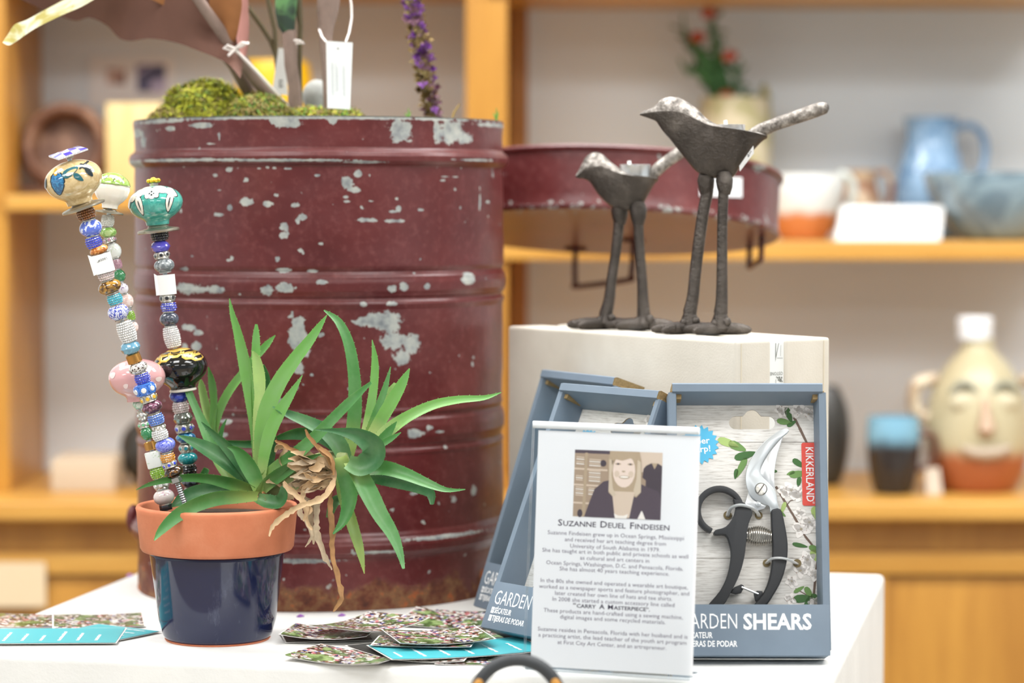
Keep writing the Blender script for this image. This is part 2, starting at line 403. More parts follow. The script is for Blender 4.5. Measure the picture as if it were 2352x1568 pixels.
# ------------------------------------------------------------------ the drum's lid, tilted, held behind
LX, LY = X_at(1398, 3.26), 3.26
LM = Matrix.Translation((LX, LY, P(1398, 536, LY).z)) @ Matrix.Rotation(R(2.2), 4, 'Y') @ Matrix.Rotation(R(-8.3), 4, 'X')
LR = .2105; LH = .076
ld = thing('drum_lid', (0, 0, 0), 'shallow dark red round metal lid with a brown underside', 'lid', M=LM)
b = MB(); prof = [(LR, 0), (LR + .0015, .004), (LR, .008), (LR - .0005, .02), (LR, .05), (LR, LH - .008), (LR + .004, LH - .006), (LR + .005, LH - .003), (LR + .003, LH), (LR - .002, LH), (LR - .004, LH - .006), (LR - .004, .006)]
b.lathe(prof, 180)
at = [-.9] * len(b.v)
LCH = [(1525,419,14,10),(1548,433,8,7),(1340,400,5,4),(1760,470,6,14),(1745,385,14,5),(1745,500,8,6),(1185,393,3,6),(1700,370,8,4)]
for i, v in enumerate(b.v):
    wv = LM @ v; d = wv - EYE; k = 1 / (d.y * CA - d.z * SA); px = 1176 + d.x * k * F; py = 784 - (d.y * SA + d.z * CA) * k * F
    if wv.y < LY + .05:
        for x, y, rx, ry in LCH: at[i] = max(at[i], 1 - math.hypot((px - x) / rx / 1.3, (py - y) / ry / 1.3))
        if v.z < .009: at[i] = -.05
b.attr = {'chip': at}; b.build('lid_wall', LIDP, ld, local=True)
b = MB(); b.lathe([(.002, .006), (LR - .003, .006), (LR - .001, .001), (LR - .006, .0005), (LR - .010, .003), (.002, .0035)], 96)
b.build('underside', mat('brown_rusted_sheet', '#8b6650', .7, var=.18, vs=18, bump=.2, bs=60), ld, local=True)
IRON = mat('dark_red_iron', '#4a1d1e', .45, .3, var=.2, vs=40)
def bail(p0, p1, drop, r, name='handle'):
    a = Vector(p0); c = Vector(p1); d = Vector((0, 0, -drop)); m = (c - a) * .06
    pts = smooth_path([tuple(a + Vector((0,0,.004))), tuple(a + d * .5), tuple(a + d * .9 + m * .3), tuple(a + d + m), tuple(c + d - m), tuple(c + d * .9 - m * .3), tuple(c + d * .5), tuple(c + Vector((0,0,.004)))], 5)
    b = MB(); b.tube(pts, r, 8); return b.build(name, IRON, ld, local=True)
inv = LM.inverted()
def lid_at(px, py):           # point of the underside seen at a pixel
    o = inv @ EYE; d = (inv.to_3x3() @ ray(px, py)); return o + d * ((0.001 - o.z) / d.z)
h0, h1 = lid_at(1322, 568), lid_at(1455, 548)
bail(h0, h1, .052, .0036)
for h in (h0, h1):
    b = MB(); b.box((h.x - .014, h.y - .005, -.004), (h.x + .014, h.y + .005, .002)); b.build('handle_clip', IRON, ld, bevel=.001, local=True)
k0, k1 = lid_at(1722, 560), lid_at(1750, 540); bail(k0, k1, .03, .0036)
b = MB(); sx, sz = .0, 0
# white price sticker on the lid wall
a0 = math.atan2(-(LR), .0)
def on_wall(px, py):
    o = inv @ EYE; d = inv.to_3x3() @ ray(px, py); A = d.x ** 2 + d.y ** 2; B = 2 * (o.x * d.x + o.y * d.y); Cc = o.x ** 2 + o.y ** 2 - (LR + .0009) ** 2
    return o + d * ((-B - math.sqrt(B * B - 4 * A * Cc)) / (2 * A))
q = []
for j in range(2):
    for i in range(7): q.append(on_wall(1607 + i * 16.3, 404 + j * 46 + i * .6))
b.add(q, [(7 + i, 8 + i, 1 + i, i) for i in range(6)]); b.build('price_sticker', mat('sticker_white', '#eef0f2', .5), ld, local=True)
# slim stand behind the drum that carries the lid
SY0 = LY + .035; sx = X_at(1085, LY); o = inv @ Vector((sx, LY, 0)); zl = (LM @ Vector((o.x, o.y, 0))).z - .006
st = thing('display_stand', (sx, LY, FLOOR), 'slim black metal stand holding up the red drum lid', 'stand')
b = MB(); b.lathe([(.004, FLOOR + .001), (.10, FLOOR + .001), (.10, FLOOR + .01), (.02, FLOOR + .02), (.004, FLOOR + .02)], 32, M=Matrix.Translation((sx, SY0, 0))); b.build('base', IRON, st)
b = MB(); b.tube([(sx, SY0, FLOOR + .015), (sx, SY0, zl - .012)], .011, 12); b.build('pole', IRON, st)
b = MB(); b.box((sx - .05, LY - .08, zl - .014), (sx + .028, LY + .08, zl - .006)); b.build('support_plate', IRON, st, bevel=.002)

# ------------------------------------------------------------------ flower pot
PY = 2.575; PX = X_at(495, PY); s_ = S(PY)
pt = thing('flower_pot', (PX, PY, 0), 'terracotta flower pot with a bare orange rim and glazed navy lower half', 'pot')
T = Matrix.Translation((PX, PY, 0))
zr = P(495, 1180, PY - .08).z; zk = P(495, 1286, PY - .074).z
b = MB(); rt, rk, rb_ = .0800, .0738, .0520
TERRA = NT('terracotta'); nz = TERRA.noise(18, 4, .6); n2 = TERRA.noise(400, 2, .5)
TERRA.base(TERRA.ramp(nz.outputs[0], [(.3, C('#bf6f4b')), (.55, C('#cd7c57')), (.75, C('#d68a66'))])); TERRA.p(Roughness=.75); TERRA.bump(n2.outputs[0], .25, .0006); TERRA = TERRA.m
b.lathe([(rk - .004, zk), (rk, zk + .001), (rk + .002, zk + .004), (rt - .0008, zr - .006), (rt, zr - .0025), (rt - .0012, zr), (rt - .004, zr + .0006), (rt - .0062, zr - .0015), (rt - .0075, zr - .02), (rk - .008, zk)], 96, M=T)
b.build('rim', TERRA, pt, sharp=0)
GL = NT('navy_glaze'); nz = GL.noise(40, 6, .7, GL.coord('Object', (1, 1, .35))); n3 = GL.noise(9, 2, .5)
k = GL.math('MULTIPLY', GL.rng(nz.outputs[0], .56, .75), GL.rng(n3.outputs[0], .45, .7))
GL.base(GL.mix(GL.math('MULTIPLY', k, .35), C('#1b2140'), C('#8f97b3'))); GL.p(Roughness=.09, Specular_IOR_Level=.55); GL = GL.m
b = MB(); b.lathe([(rk - .009, zk + .0005), (rk - .0065, zk - .0005), (rk - .0075, zk - .004), (rb_ + .006, .02), (rb_ + .002, .006), (rb_, .0025), (rb_ - .002, .0012)], 96, M=T); b.build('glazed_body', GL, pt, sharp=0)
b = MB(); b.lathe([(.004, 0), (rb_ - .001, 0), (rb_ + .0003, .0015), (rb_ - .004, .003), (.004, .003)], 64, M=T); b.build('foot', TERRA, pt)
b = MB(); b.lathe([(.003, zr - .03), (rt - .0085, zr - .03), (rt - .0075, zr - .0125), (.003, zr - .010)], 48, M=T); b.build('potting_soil', MATS['dark_soil'], pt)
ZSOIL = zr - .011

# ------------------------------------------------------------------ aloe
def leafmat(name, c0, c1, c2):
    t = NT(name); a = t.n('Attribute', attribute_name='along').outputs['Fac']
    nz = t.noise(45, 4, .6)
    col = t.ramp(a, [(0, C(c0)), (.28, C(c1)), (1, C(c2))])
    t.base(t.mix(t.math('MULTIPLY', t.rng(nz.outputs[0], .4, .75), .35), col, C('#7d9f70')))
    t.p(Roughness=.42, Specular_IOR_Level=.4, Subsurface_Weight=.06, Subsurface_Scale=.004); t.b.inputs['Subsurface Radius'].default_value = (.4, 1, .2)
    t.bump(t.noise(250, 3, .6).outputs[0], .12, .0006)
    return t.m
LMAT = {'l': leafmat('aloe_light', '#d8dd9a', '#74a552', '#5f9a4c'), 'm': leafmat('aloe_mid', '#a5ba66', '#4b8341', '#457f42'), 'd': leafmat('aloe_dark', '#638a54', '#33673b', '#3f7346'), 'y': leafmat('aloe_yellowing', '#8fb15a', '#7f9a48', '#93a552'), 'p': leafmat('aloe_pale', '#d2de94', '#b4cc80', '#93b968')}
def leaf(root, pts, cs, ox, oy, Y0, Y1, kind='m', roll=.35, chan=.35, thick=.22, spines=True, name='leaf', mats=None, Ym=None, wk=1.0, jag=0.0):
    """pts tip -> base in crop pixels (x, y, width); Y0 depth at the base, Y1 at the tip"""
    pp = smooth_path([(ox + x / cs, oy + y / cs, w / cs) for x, y, w in pts], 5)
    n = len(pp); cen = []; wid = []
    for i, (x, y, w) in enumerate(pp):
        t = i / (n - 1); u = t
        Y = Y1 + (Y0 - Y1) * u + (4 * u * (1 - u) * Ym if Ym else 0)
        c = P(x, y, Y)
        if jag: w *= 1 + jag * noise.noise(Vector((x * .11, y * .11, len(pts)))); c = c + Vector((1, 0, .6)) * (jag * .0016 * noise.noise(Vector((y * .09, x * .09, 7))))
        cen.append(c); wid.append(max(w, .6) * S(Y) * .5 * wk)
    sec = [-1, -.6, -.2, .2, .6, 1]
    vs = []; fs = []; al = []; m = 2 * len(sec) - 2
    for i in range(n):
        tg = (cen[min(i + 1, n - 1)] - cen[max(i - 1, 0)]).normalized()
        vw = (EYE - cen[i]).normalized(); sd = vw.cross(tg).normalized(); nm = tg.cross(sd).normalized()
        if nm.dot(vw) < 0: nm = -nm
        rl = roll if not callable(roll) else roll(i / (n - 1))
        s2 = sd * math.cos(rl) + nm * math.sin(rl); n2 = nm * math.cos(rl) - sd * math.sin(rl)
        w = wid[i] / max(.5, math.cos(rl))
        frnt = [cen[i] + s2 * (w * s) + n2 * (w * chan * (s * s - .4)) for s in sec]
        back = [cen[i] + s2 * (w * s) + n2 * (w * (chan * (s * s - .4) - 2 * thick * (1 - s * s))) for s in reversed(sec[1:-1])]
        vs += frnt + back; al += [1 - i / (n - 1)] * m
    for i in range(n - 1):
        for j in range(m): fs.append((i * m + j, i * m + (j + 1) % m, (i + 1) * m + (j + 1) % m, (i + 1) * m + j))
    fs.append(tuple(range(m - 1, -1, -1))); fs.append(tuple((n - 1) * m + j for j in range(m)))
    b = MB(); b.add(vs, fs)
    if spines:
        for e in (0, len(sec) - 1):
            L = 0
            for i in range(1, n - 2):
                L += (cen[i] - cen[i - 1]).length
                if L < .0055: continue
                L = 0
                p = vs[i * m + e]; out = (p - cen[i]).normalized(); tg = (cen[i - 1] - cen[i]).normalized()
                q = p + (out * .7 + tg * .45).normalized() * .0013
                k0 = p + tg * .00045 - out * .0004; k1 = p - tg * .00045 - out * .0004; k2 = p - out * .0004 + out.cross(tg) * .0004
                b.add([k0, k1, k2, q], [(0, 1, 3), (1, 2, 3), (2, 0, 3)]); al += [.35] * 4
    b.attr = {'along': al}
    return b.build(name, mats or LMAT[kind], root, sharp=50)
al = thing('aloe_plant', (X_at(593, 2.57), 2.57, ZSOIL), 'spiky green aloe plant spilling over the pot with dried brown roots', 'plant')
c3 = lambda pts, kind='m', Y0=2.568, Y1=2.56, **k: leaf(al, pts, 2.8, 300, 680, Y0, Y1, kind, **k)
c4 = lambda pts, kind='m', Y0=2.545, Y1=2.54, **k: leaf(al, pts, 2.119, 600, 680, Y0, Y1, kind, **k)
# offset rosette behind
c3([(930,252,6),(880,310,42),(800,400,50),(720,500,52),(640,605,55),(580,720,55),(545,850,48),(560,960,40),(580,1080,36)], 'l', 2.625, 2.60, roll=.5)
c3([(452,535,10),(455,580,44),(480,700,56),(512,830,46),(545,940,40),(580,1080,34)], 'p', 2.63, 2.625, roll=-.3)
c3([(500,455,8),(525,560,48),(537,690,46),(528,840,40),(550,950,36),(585,1080,34)], 'l', 2.622, 2.615, roll=.4)
c3([(618,790,5),(590,850,26),(575,930,32),(575,1020,34),(590,1100,36)], 'm', 2.62, 2.615)
c3([(490,1110,40),(470,1180,60),(540,1240,70),(640,1290,40)], 'm', 2.615, 2.61, spines=False)
c3([(620,940,30),(720,950,46),(800,960,50),(840,1060,40)], 'd', 2.62, 2.62, spines=False)
# main rosette, back to front
c3([(636,15,6),(655,110,32),(690,230,54),(737,440,78),(768,640,68),(790,820,52),(806,970,48),(815,1100,52),(815,1210,55)], 'l', 2.575, 2.585, roll=.45)
c3([(808,180,16),(806,260,46),(803,380,58),(802,520,62),(805,700,60),(812,900,55),(818,1150,50)], 'l', 2.58, 2.585, roll=-.3)
c3([(785,352,10),(812,410,58),(830,520,78),(832,640,66),(815,760,50),(812,900,48),(818,1150,46)], 'p', 2.572, 2.574, roll=.4)
c3([(850,440,20),(872,520,50),(880,620,56),(870,760,56),(850,950,54),(835,1180,50)], 'd', 2.59, 2.592, spines=False)
c3([(1262,122,6),(1215,195,40),(1150,290,66),(1060,405,84),(965,545,100),(890,700,106),(845,850,86),(828,990,66),(822,1120,58),(820,1230,56)], 'l', 2.562, 2.55, roll=.4)
c3([(925,740,30),(910,850,56),(905,960,64),(890,1080,70),(850,1230,60)], 'd', 2.57, 2.572, spines=False)
c3([(1105,508,5),(1040,620,48),(965,740,78),(905,860,86),(868,990,76),(848,1110,64),(836,1230,56)], 'l', 2.553, 2.545, roll=.4)
c3([(303,412,5),(335,515,36),(382,640,48),(435,760,54),(490,880,76),(540,1000,80),(600,1120,70),(700,1240,60)], 'm', 2.572, 2.60, roll=-.35)
c3([(300,893,4),(370,925,44),(470,975,88),(570,1035,106),(670,1110,104),(750,1185,80),(810,1250,60)], 'd', 2.56, 2.545, roll=-.5, chan=.5)
c3([(455,808,5),(530,880,42),(610,955,66),(690,1040,86),(760,1140,80),(810,1240,64)], 'd', 2.556, 2.55, roll=.5, chan=.5)
c3([(622,970,6),(680,990,56),(735,1050,96),(785,1130,104),(815,1200,86),(825,1265,60)], 'm', 2.545, 2.54, roll=.35, chan=.55)
c3([(35,1245,4),(120,1208,26),(240,1178,42),(370,1164,52),(500,1170,62),(620,1195,78),(720,1225,80),(805,1262,56)], 'm', 2.55, 2.515, roll=.55)
c3([(262,1352,14),(330,1310,80),(420,1270,100),(540,1258,104),(660,1275,84),(780,1285,50)], 'd', 2.565, 2.56, roll=-.4, spines=False)
c3([(1230,1012,5),(1150,1040,38),(1050,1085,66),(950,1145,86),(875,1205,80),(825,1265,60)], 'm', 2.545, 2.53, roll=-.45, chan=.5)
c3([(985,1225,36),(985,1285,66),(950,1330,80),(880,1325,90),(810,1300,60)], 'd', 2.54, 2.525, roll=.5, chan=.6)
c3([(152,1568,10),(200,1500,56),(290,1415,84),(410,1345,90),(550,1300,92),(690,1288,84),(820,1285,60)], 'm', 2.54, 2.475, roll=.3, chan=.3, thick=.3)
# long leaf leaning to the right
c4([(535,420,14),(440,508,44),(340,608,52),(260,690,58),(160,780,68),(60,860,74),(0,930,60)], 'm', 2.555, 2.51, roll=.45)
# trailing rosette
c4([(305,68,6),(375,125,38),(425,235,52),(450,390,60),(453,540,68),(440,670,68),(420,770,60)], 'm', 2.56, 2.575, roll=-.4)
c4([(540,212,4),(555,320,34),(548,450,42),(525,590,44),(500,700,44)], 'l', 2.55, 2.56, roll=.4)
c4([(630,343,4),(603,450,30),(562,565,38),(515,690,40)], 'm', 2.545, 2.55, roll=.3)
c4([(652,422,12),(620,480,42),(570,570,48),(520,690,44)], 'p', 2.55, 2.555)
c4([(722,352,6),(690,420,46),(640,510,62),(580,610,62),(530,700,56)], 'l', 2.54, 2.535, roll=.4)
c4([(1168,468,4),(1085,495,24),(960,505,38),(840,530,46),(720,585,54),(620,655,66),(540,735,60)], 'l', 2.535, 2.50, roll=.5)
c4([(660,610,4),(630,650,36),(590,700,50),(530,770,50)], 'm', 2.53, 2.52)
c4([(680,663,5),(630,695,28),(570,730,34),(520,770,36)], 'm', 2.525, 2.515)
c4([(75,690,20),(180,668,58),(280,680,60),(360,730,56),(410,790,50)], 'd', 2.56, 2.575, spines=False)
c4([(55,538,6),(130,573,38),(230,615,58),(310,660,72),(375,725,84),(405,800,74)], 'd', 2.545, 2.55, roll=-.4)
c4([(993,940,5),(900,943,24),(800,908,46),(700,867,62),(600,838,72),(500,840,64),(440,820,50)], 'm', 2.54, 2.50, roll=.4)
c4([(832,1012,20),(822,955,50),(750,925,56),(650,900,62),(550,880,56),(450,845,50)], 'd', 2.55, 2.53, roll=-.3)
c4([(474,960,8),(420,985,40),(360,1000,50),(330,1080,30)], 'd', 2.57, 2.57, spines=False)
c4([(502,1350,4),(478,1235,42),(445,1125,56),(412,1020,58),(390,930,56),(390,850,46)], 'y', 2.555, 2.53, roll=.4)
c4([(350,1157,8),(400,1095,46),(430,1005,72),(428,920,86),(405,845,80),(390,780,60)], 'm', 2.535, 2.52, roll=-.3, chan=.5)
c4([(692,1325,14),(672,1245,38),(635,1155,62),(575,1060,80),(520,955,92),(475,870,84),(430,805,60)], 'm', 2.53, 2.485, roll=.35)
c4([(255,648,4),(370,655,30),(470,675,74),(545,725,112),(545,790,112),(480,830,100),(420,810,70)], 'd', 2.52, 2.505, roll=.3, chan=.55)
b = MB(); b.tube([P(600 + x / 2.119, 680 + y / 2.119, Y) for x, y, Y in [(20,940,2.565),(120,900,2.56),(240,850,2.555),(340,810,2.55),(420,780,2.545)]], [.012, .014, .015, .013, .004], 14)
b.build('stem', mat('aloe_stem', '#8f9a66', .7, var=.25, vs=60), al)
# dried leaves and roots
DM = [mat('dried_tan', '#c5a984', .8, var=.25, vs=60, bump=.5, bs=150), mat('dried_pale', '#b8a68c', .85, var=.25, vs=70, bump=.5, bs=150), mat('dried_orange', '#a67c50', .75, var=.3, vs=60, bump=.4, bs=150)]
def dry(pts, k, Y0, Y1, tw=1.0):
    ph = random.random() * 6
    leaf(al, pts, 2.119, 600, 680, Y0, Y1, roll=lambda t: .9 * math.sin(ph + tw * 5 * t), chan=.6, thick=.05, spines=False, wk=.86, jag=.65, name='dried_leaf', mats=DM[k])
dry([(35,1167,8),(60,1110,30),(120,1060,34),(190,1020,30),(260,1000,34),(320,965,38),(358,890,30),(345,820,24)], 0, 2.535, 2.47, .5)
dry([(348,1535,8),(385,1470,26),(370,1380,26),(343,1260,26),(340,1130,30),(332,1030,30),(335,950,28)], 2, 2.54, 2.50, .3)
dry([(345,1330,10),(310,1255,28),(272,1160,34),(265,1080,36),(270,990,34)], 1, 2.535, 2.50)
dry([(215,1220,6),(245,1160,22),(215,1090,34),(190,1040,28),(230,980,30)], 1, 2.53, 2.51)
dry([(250,1135,16),(220,1080,26),(240,1040,24),(200,990,26),(205,930,24)], 0, 2.525, 2.50)
dry([(255,1205,12),(245,1110,32),(250,1040,34),(290,980,36)], 1, 2.55, 2.53)
dry([(205,1095,8),(215,1040,30),(185,980,34),(130,930,30),(110,900,20)], 0, 2.52, 2.505)
dry([(215,648,12),(235,690,22),(285,745,26),(330,800,26),(350,860,20)], 2, 2.53, 2.525, .3)
dry([(350,870,16),(345,800,22),(310,760,26),(280,740,20)], 2, 2.525, 2.52, .3)
dry([(70,700,14),(130,735,24),(170,760,24),(210,780,18)], 2, 2.54, 2.535, .4)
dry([(65,760,10),(80,730,26),(120,740,26),(90,790,22),(110,830,20)], 0, 2.545, 2.545)
rs = random.Random(11)
for i in range(26):
    a = rs.uniform(-.5, .45); t0 = rs.uniform(0, 1); x0 = 345 - 30 * rs.random(); y0 = 800 + 130 * t0; L = rs.uniform(110, 215); w = rs.uniform(26, 58)
    pts = [(x0 - L * math.cos(a), y0 - L * math.sin(a) * .5 + 36 * rs.uniform(-.5, 1), 10), (x0 - L * .66 * math.cos(a), y0 - L * .3 * math.sin(a) + rs.uniform(-16, 16), w), (x0 - L * .33, y0 + rs.uniform(-14, 10), w * rs.uniform(.7, 1.2)), (x0, y0 * .6 + 860 * .4, w * .6)]
    dry(pts, rs.choice((0, 0, 1)), 2.528 + .012 * rs.random(), 2.52 + .018 * rs.random(), rs.uniform(.5, 1.4))
dry([(20,905,10),(70,900,40),(120,940,46),(150,990,30)], 0, 2.55, 2.54); dry([(10,950,12),(30,985,36),(10,1000,20)], 2, 2.545, 2.54)

# ------------------------------------------------------------------ beaded garden stakes
def gl(name, col, rough=.08, **k): return mat(name, col, rough, coat=.6, **k)
SILVER = mat('antique_silver', '#c9c7c0', .28, .9, var=.25, vs=500)
PEWTER = mat('cupped_pewter', '#b5ad9c', .3, .9, var=.15, vs=80)
STEEL = mat('zinc_steel', '#b9bec2', .3, .9)
def marble(name, c1, c2, scale=180, rough=.08, lo=.45, hi=.55, dist=1.5):
    if name in MATS: return MATS[name]
    t = NT(name); nz = t.noise(scale, 2, .5, dist=dist)
    t.base(t.mix(t.rng(nz.outputs[0], lo, hi), C(c1), C(c2))); t.p(Roughness=rough, Coat_Weight=.7 if rough < .38 else 0, Coat_Roughness=.05); MATS[name] = t.m; return t.m
def gem(name, col): return mat('gem_' + name, col, .06, 0, var=.45, vs=900, coat=1, spec=.9)
GEMS = {'copper': gem('copper', '#8a5424'), 'blue': gem('blue', '#3140c8'), 'aqua': gem('aqua', '#3fb6cc'), 'white': gem('white', '#e6e6e4'), 'multi': gem('multi', '#d9c6c6'), 'sky': gem('sky', '#4c78d0'), 'black': gem('black', '#15151a'), 'lime': gem('lime', '#86b81e'), 'pink': gem('pink', '#c592a8'), 'cream': gem('cream', '#dfe3d2'), 'orange': gem('orange', '#e0901c'), 'teal': gem('teal', '#168fa0'), 'green': gem('green', '#6fc08a'), 'yellow': gem('yellow', '#e8ac20')}
def ellip(w, h, m=9, pw=2.0):
    out = []
    for j in range(m + 1):
        a = math.pi * (j / m) * .84 + math.pi * .08
        out.append((w / 2 * max(.02, math.sin(a)) ** (2 / pw), -h / 2 * math.cos(a) / math.cos(math.pi * .08)))
    return out
def gem_bits(b, prof_r, w, h, rows, size, mi):
    for r in range(rows):
        z = -h / 2 + h * (r + .5) / rows; rr = prof_r(z); n = max(6, int(2 * math.pi * rr / (size * 1.7)))
        for i in range(n):
            a = 2 * math.pi * (i + .5 * (r % 2)) / n; d = Vector((math.cos(a), math.sin(a), 0)); t1 = Vector((-d.y, d.x, 0)); c = d * rr + Vector((0, 0, z))
            s = size * .95; q = [c + t1 * s * math.cos(k * math.pi / 3) + Vector((0, 0, 1)) * s * math.sin(k * math.pi / 3) for k in range(6)]
            qi = [c + d * s * .55 + (p - c) * .5 for p in q]
            b.add(q + qi, [(k, (k + 1) % 6, 6 + (k + 1) % 6, 6 + k) for k in range(6)] + [tuple(range(6, 12))], mi, smooth=False)
def bead(kind, w, h, m, m2=None, M=None, root=None, part=None, name='bead'):
    b = MB(); mats = [m, m2 or SILVER]
    if kind == 'round': b.lathe(ellip(w, h), 24); b.lathe([(w * .24, -h * .52), (w * .3, -h * .5), (w * .3, -h * .44)], 16, 1); b.lathe([(w * .3, h * .44), (w * .3, h * .5), (w * .24, h * .52)], 16, 1)
    elif kind == 'facet': b.lathe([(w * .25, -h / 2), (w * .43, -h * .3), (w * .5, 0), (w * .43, h * .3), (w * .25, h / 2)], 9, smooth=False, rot=.5)
    elif kind == 'rhine':
        f = lambda z: w * .5 * (1 - .22 * (2 * z / h) ** 2) - w * .03
        b.lathe([(f(z) * .96, z) for z in [-h / 2, -h * .25, 0, h * .25, h / 2]], 18, 1)
        sz = min(w / 14, h / 5); gem_bits(b, f, w, h * .95, max(3, int(h / (sz * 1.75))), sz, 0)
    elif kind == 'cyl':
        n = 14; vs = []
        b.lathe([(w * .44, -h / 2), (w * .5, -h * .42), (w * .5, h * .42), (w * .44, h / 2)], n, smooth=False)
    elif kind == 'spacer':
        b.lathe([(w * .36, -h / 2), (w * .46, -h * .4), (w * .4, 0), (w * .46, h * .4), (w * .36, h / 2)], 20, 1)
        n = 7; rg = min(h * .36, w * .2)
        for i in range(n):
            a = 2 * math.pi * (i + .3) / n; c = Vector((math.cos(a), math.sin(a), 0)) * w * .42
            Q = Matrix.Translation(c) @ Matrix.Rotation(a, 4, 'Z') @ Matrix.Rotation(R(90), 4, 'Y')
            b.lathe([(rg, -rg * .3), (rg * 1.1, rg * .2), (rg * .85, rg * .35)], 12, 1, Q); b.lathe([(rg * .8, rg * .1), (rg * .55, rg * .55), (rg * .02, rg * .62)], 8, 0, Q, smooth=False)
    elif kind == 'cube': b.box((-w * .42, -w * .42, -h / 2), (w * .42, w * .42, h / 2))
    elif kind == 'plate': b.lathe([(w * .12, -h * .05), (w * .42, -h * .22), (w * .48, -h * .3), (w * .5, -h * .24), (w * .5, -h * .1), (w * .47, -h * .02), (w * .26, h * .12), (w * .22, h * .3), (w * .1, h * .3)], 40)
    elif kind == 'nut': b.lathe([(w * .45, -h / 2), (w * .5, -h * .4), (w * .5, h * .4), (w * .45, h / 2)], 6, smooth=False)
    return b.build(name, mats, root, part=part, local=True, bevel=w * .1 if kind == 'cube' else 0) if M is None else None
def place(o, root, c, axis, part=None):
    """put a part built about its own centre at world point c with its z along axis"""
    z = axis.normalized(); x = Vector((1, 0, 0)); x = (x - z * x.dot(z)).normalized(); y = z.cross(x)
    m = Matrix((x, y, z)).transposed().to_4x4(); m.translation = c
    o.matrix_local = ROOTM[root.name].inverted() @ m
def decal(b, shape, rz, mi, off):
    """lay a flat painted shape (x, z) on the front of a turned form with radius rz(z)"""
    n = len(shape); cx = sum(p[0] for p in shape) / n; cz = sum(p[1] for p in shape) / n
    vs = []
    for k in (0, .4, .72, 1.0):
        for x, z in (shape if k else [(cx, cz)]):
            xx = cx + (x - cx) * k; zz = cz + (z - cz) * k; r = rz(zz) + off; xx = max(-r * .985, min(r * .985, xx))
            vs.append((xx, -math.sqrt(max(1e-12, r * r - xx * xx)), zz))
    fs = [(0, 1 + i, 1 + (i + 1) % n) for i in range(n)] + [(1 + q * n + i, 1 + (q + 1) * n + i, 1 + (q + 1) * n + (i + 1) % n, 1 + q * n + (i + 1) % n) for q in (0, 1) for i in range(n)]
    b.add(vs, fs, mi)
def rz_of(prof):
    def f(z):
        for (r0, z0), (r1, z1) in zip(prof, prof[1:]):
            if z0 <= z <= z1: return r0 + (r1 - r0) * (z - z0) / max(1e-9, z1 - z0)
        return prof[0][0] if z < prof[0][1] else prof[-1][0]
    return f
def petal(cx, cz, L, Wd, ang, n=14):
    out = []
    for i in range(n):
        a = 2 * math.pi * i / n; x = L / 2 * math.cos(a); y = Wd / 2 * math.sin(a) * (1 - .35 * math.cos(a)); out.append((cx + x * math.cos(ang) - y * math.sin(ang), cz + x * math.sin(ang) + y * math.cos(ang)))
    return out
def knob(w, h, neck, down=True):
    """profile of a squat ceramic knob, neck below"""
    H = h; pr = [(neck * .5, -H * .62), (neck * .52, -H * .52), (neck * .6, -H * .46), (w * .36, -H * .36), (w * .45, -H * .22), (w * .495, -H * .05), (w * .5, .04 * H), (w * .48, .16 * H), (w * .42, .29 * H), (w * .3, .41 * H), (w * .16, .48 * H), (w * .06, .5 * H)]
    return [(r, z) for r, z, in smooth_path(pr, 3)]
IVORY = gl('ivory_glaze', '#ece7da'); INK = gl('ink_glaze', '#1c2b33', .15); TEALG = marble('teal_glaze', '#3a9a8f', '#4fb0a2', 90); TANG = marble('tan_glaze', '#c8ae7c', '#d6bf90', 120)
BLUEG = marble('brush_blue', '#1f5d8d', '#3a86b4', 300); TEALB = gl('brush_teal', '#24606a', .15); GOLD = mat('gilt', '#d8b455', .35, .55); PINKG = gl('pink_glaze', '#d7a3a4'); BLACKG = gl('black_glaze', '#0d0f10'); GREENG = marble('leaf_green_glaze', '#8fb455', '#a9c86e', 250)
def stake(name, label, Ys, items, top, bot, scl):
    """items: (crop, kind, x, y, w, h, material, second material)"""
    (tx, ty), (bx_, by) = top, bot
    Yt, Yb = Ys
    def depth(py): return Yb + (Yt - Yb) * (by - py) / (by - ty)
    base = P(bx_, by, Yb); r = thing(name, base, label, 'garden stake', 'beaded garden stakes in the pot')
    pts = []
    conv = []
    for it in items:
        cr = it[0]; x, y, w, h = it[2:6]
        px, py, k = (60 + x / 3.409, 300 + y / 3.409, 3.409) if cr == 1 else (200 + x / 3.266, 720 + y / 3.266, 3.266)
        Y = depth(py); conv.append((it, P(px, py, Y), w / k * S(Y), h / k * S(Y)))
    cs = [c for _, c, _, _ in conv]
    spine = [base - (cs[-1] - base).normalized() * .02 if False else base] + list(reversed(cs))
    b = MB(); b.tube([tuple(p) for p in spine], .0022, 8); b.build('rod', STEEL, r)
    for i, (it, c, w, h) in enumerate(conv):
        ax = (cs[max(i - 1, 0)] - cs[min(i + 1, len(cs) - 1)]).normalized() if len(it) < 9 or it[8] is None else Vector(it[8])
        kind, m, m2 = it[1], it[6], (it[7] if len(it) > 7 else None)
        if callable(kind): kind(r, c, ax, w, h); continue
        o = bead(kind, w, h, m, m2, root=r, name={'plate': 'metal_cup', 'nut': 'nut'}.get(kind, 'bead')); place(o, r, c, ax)
    return r
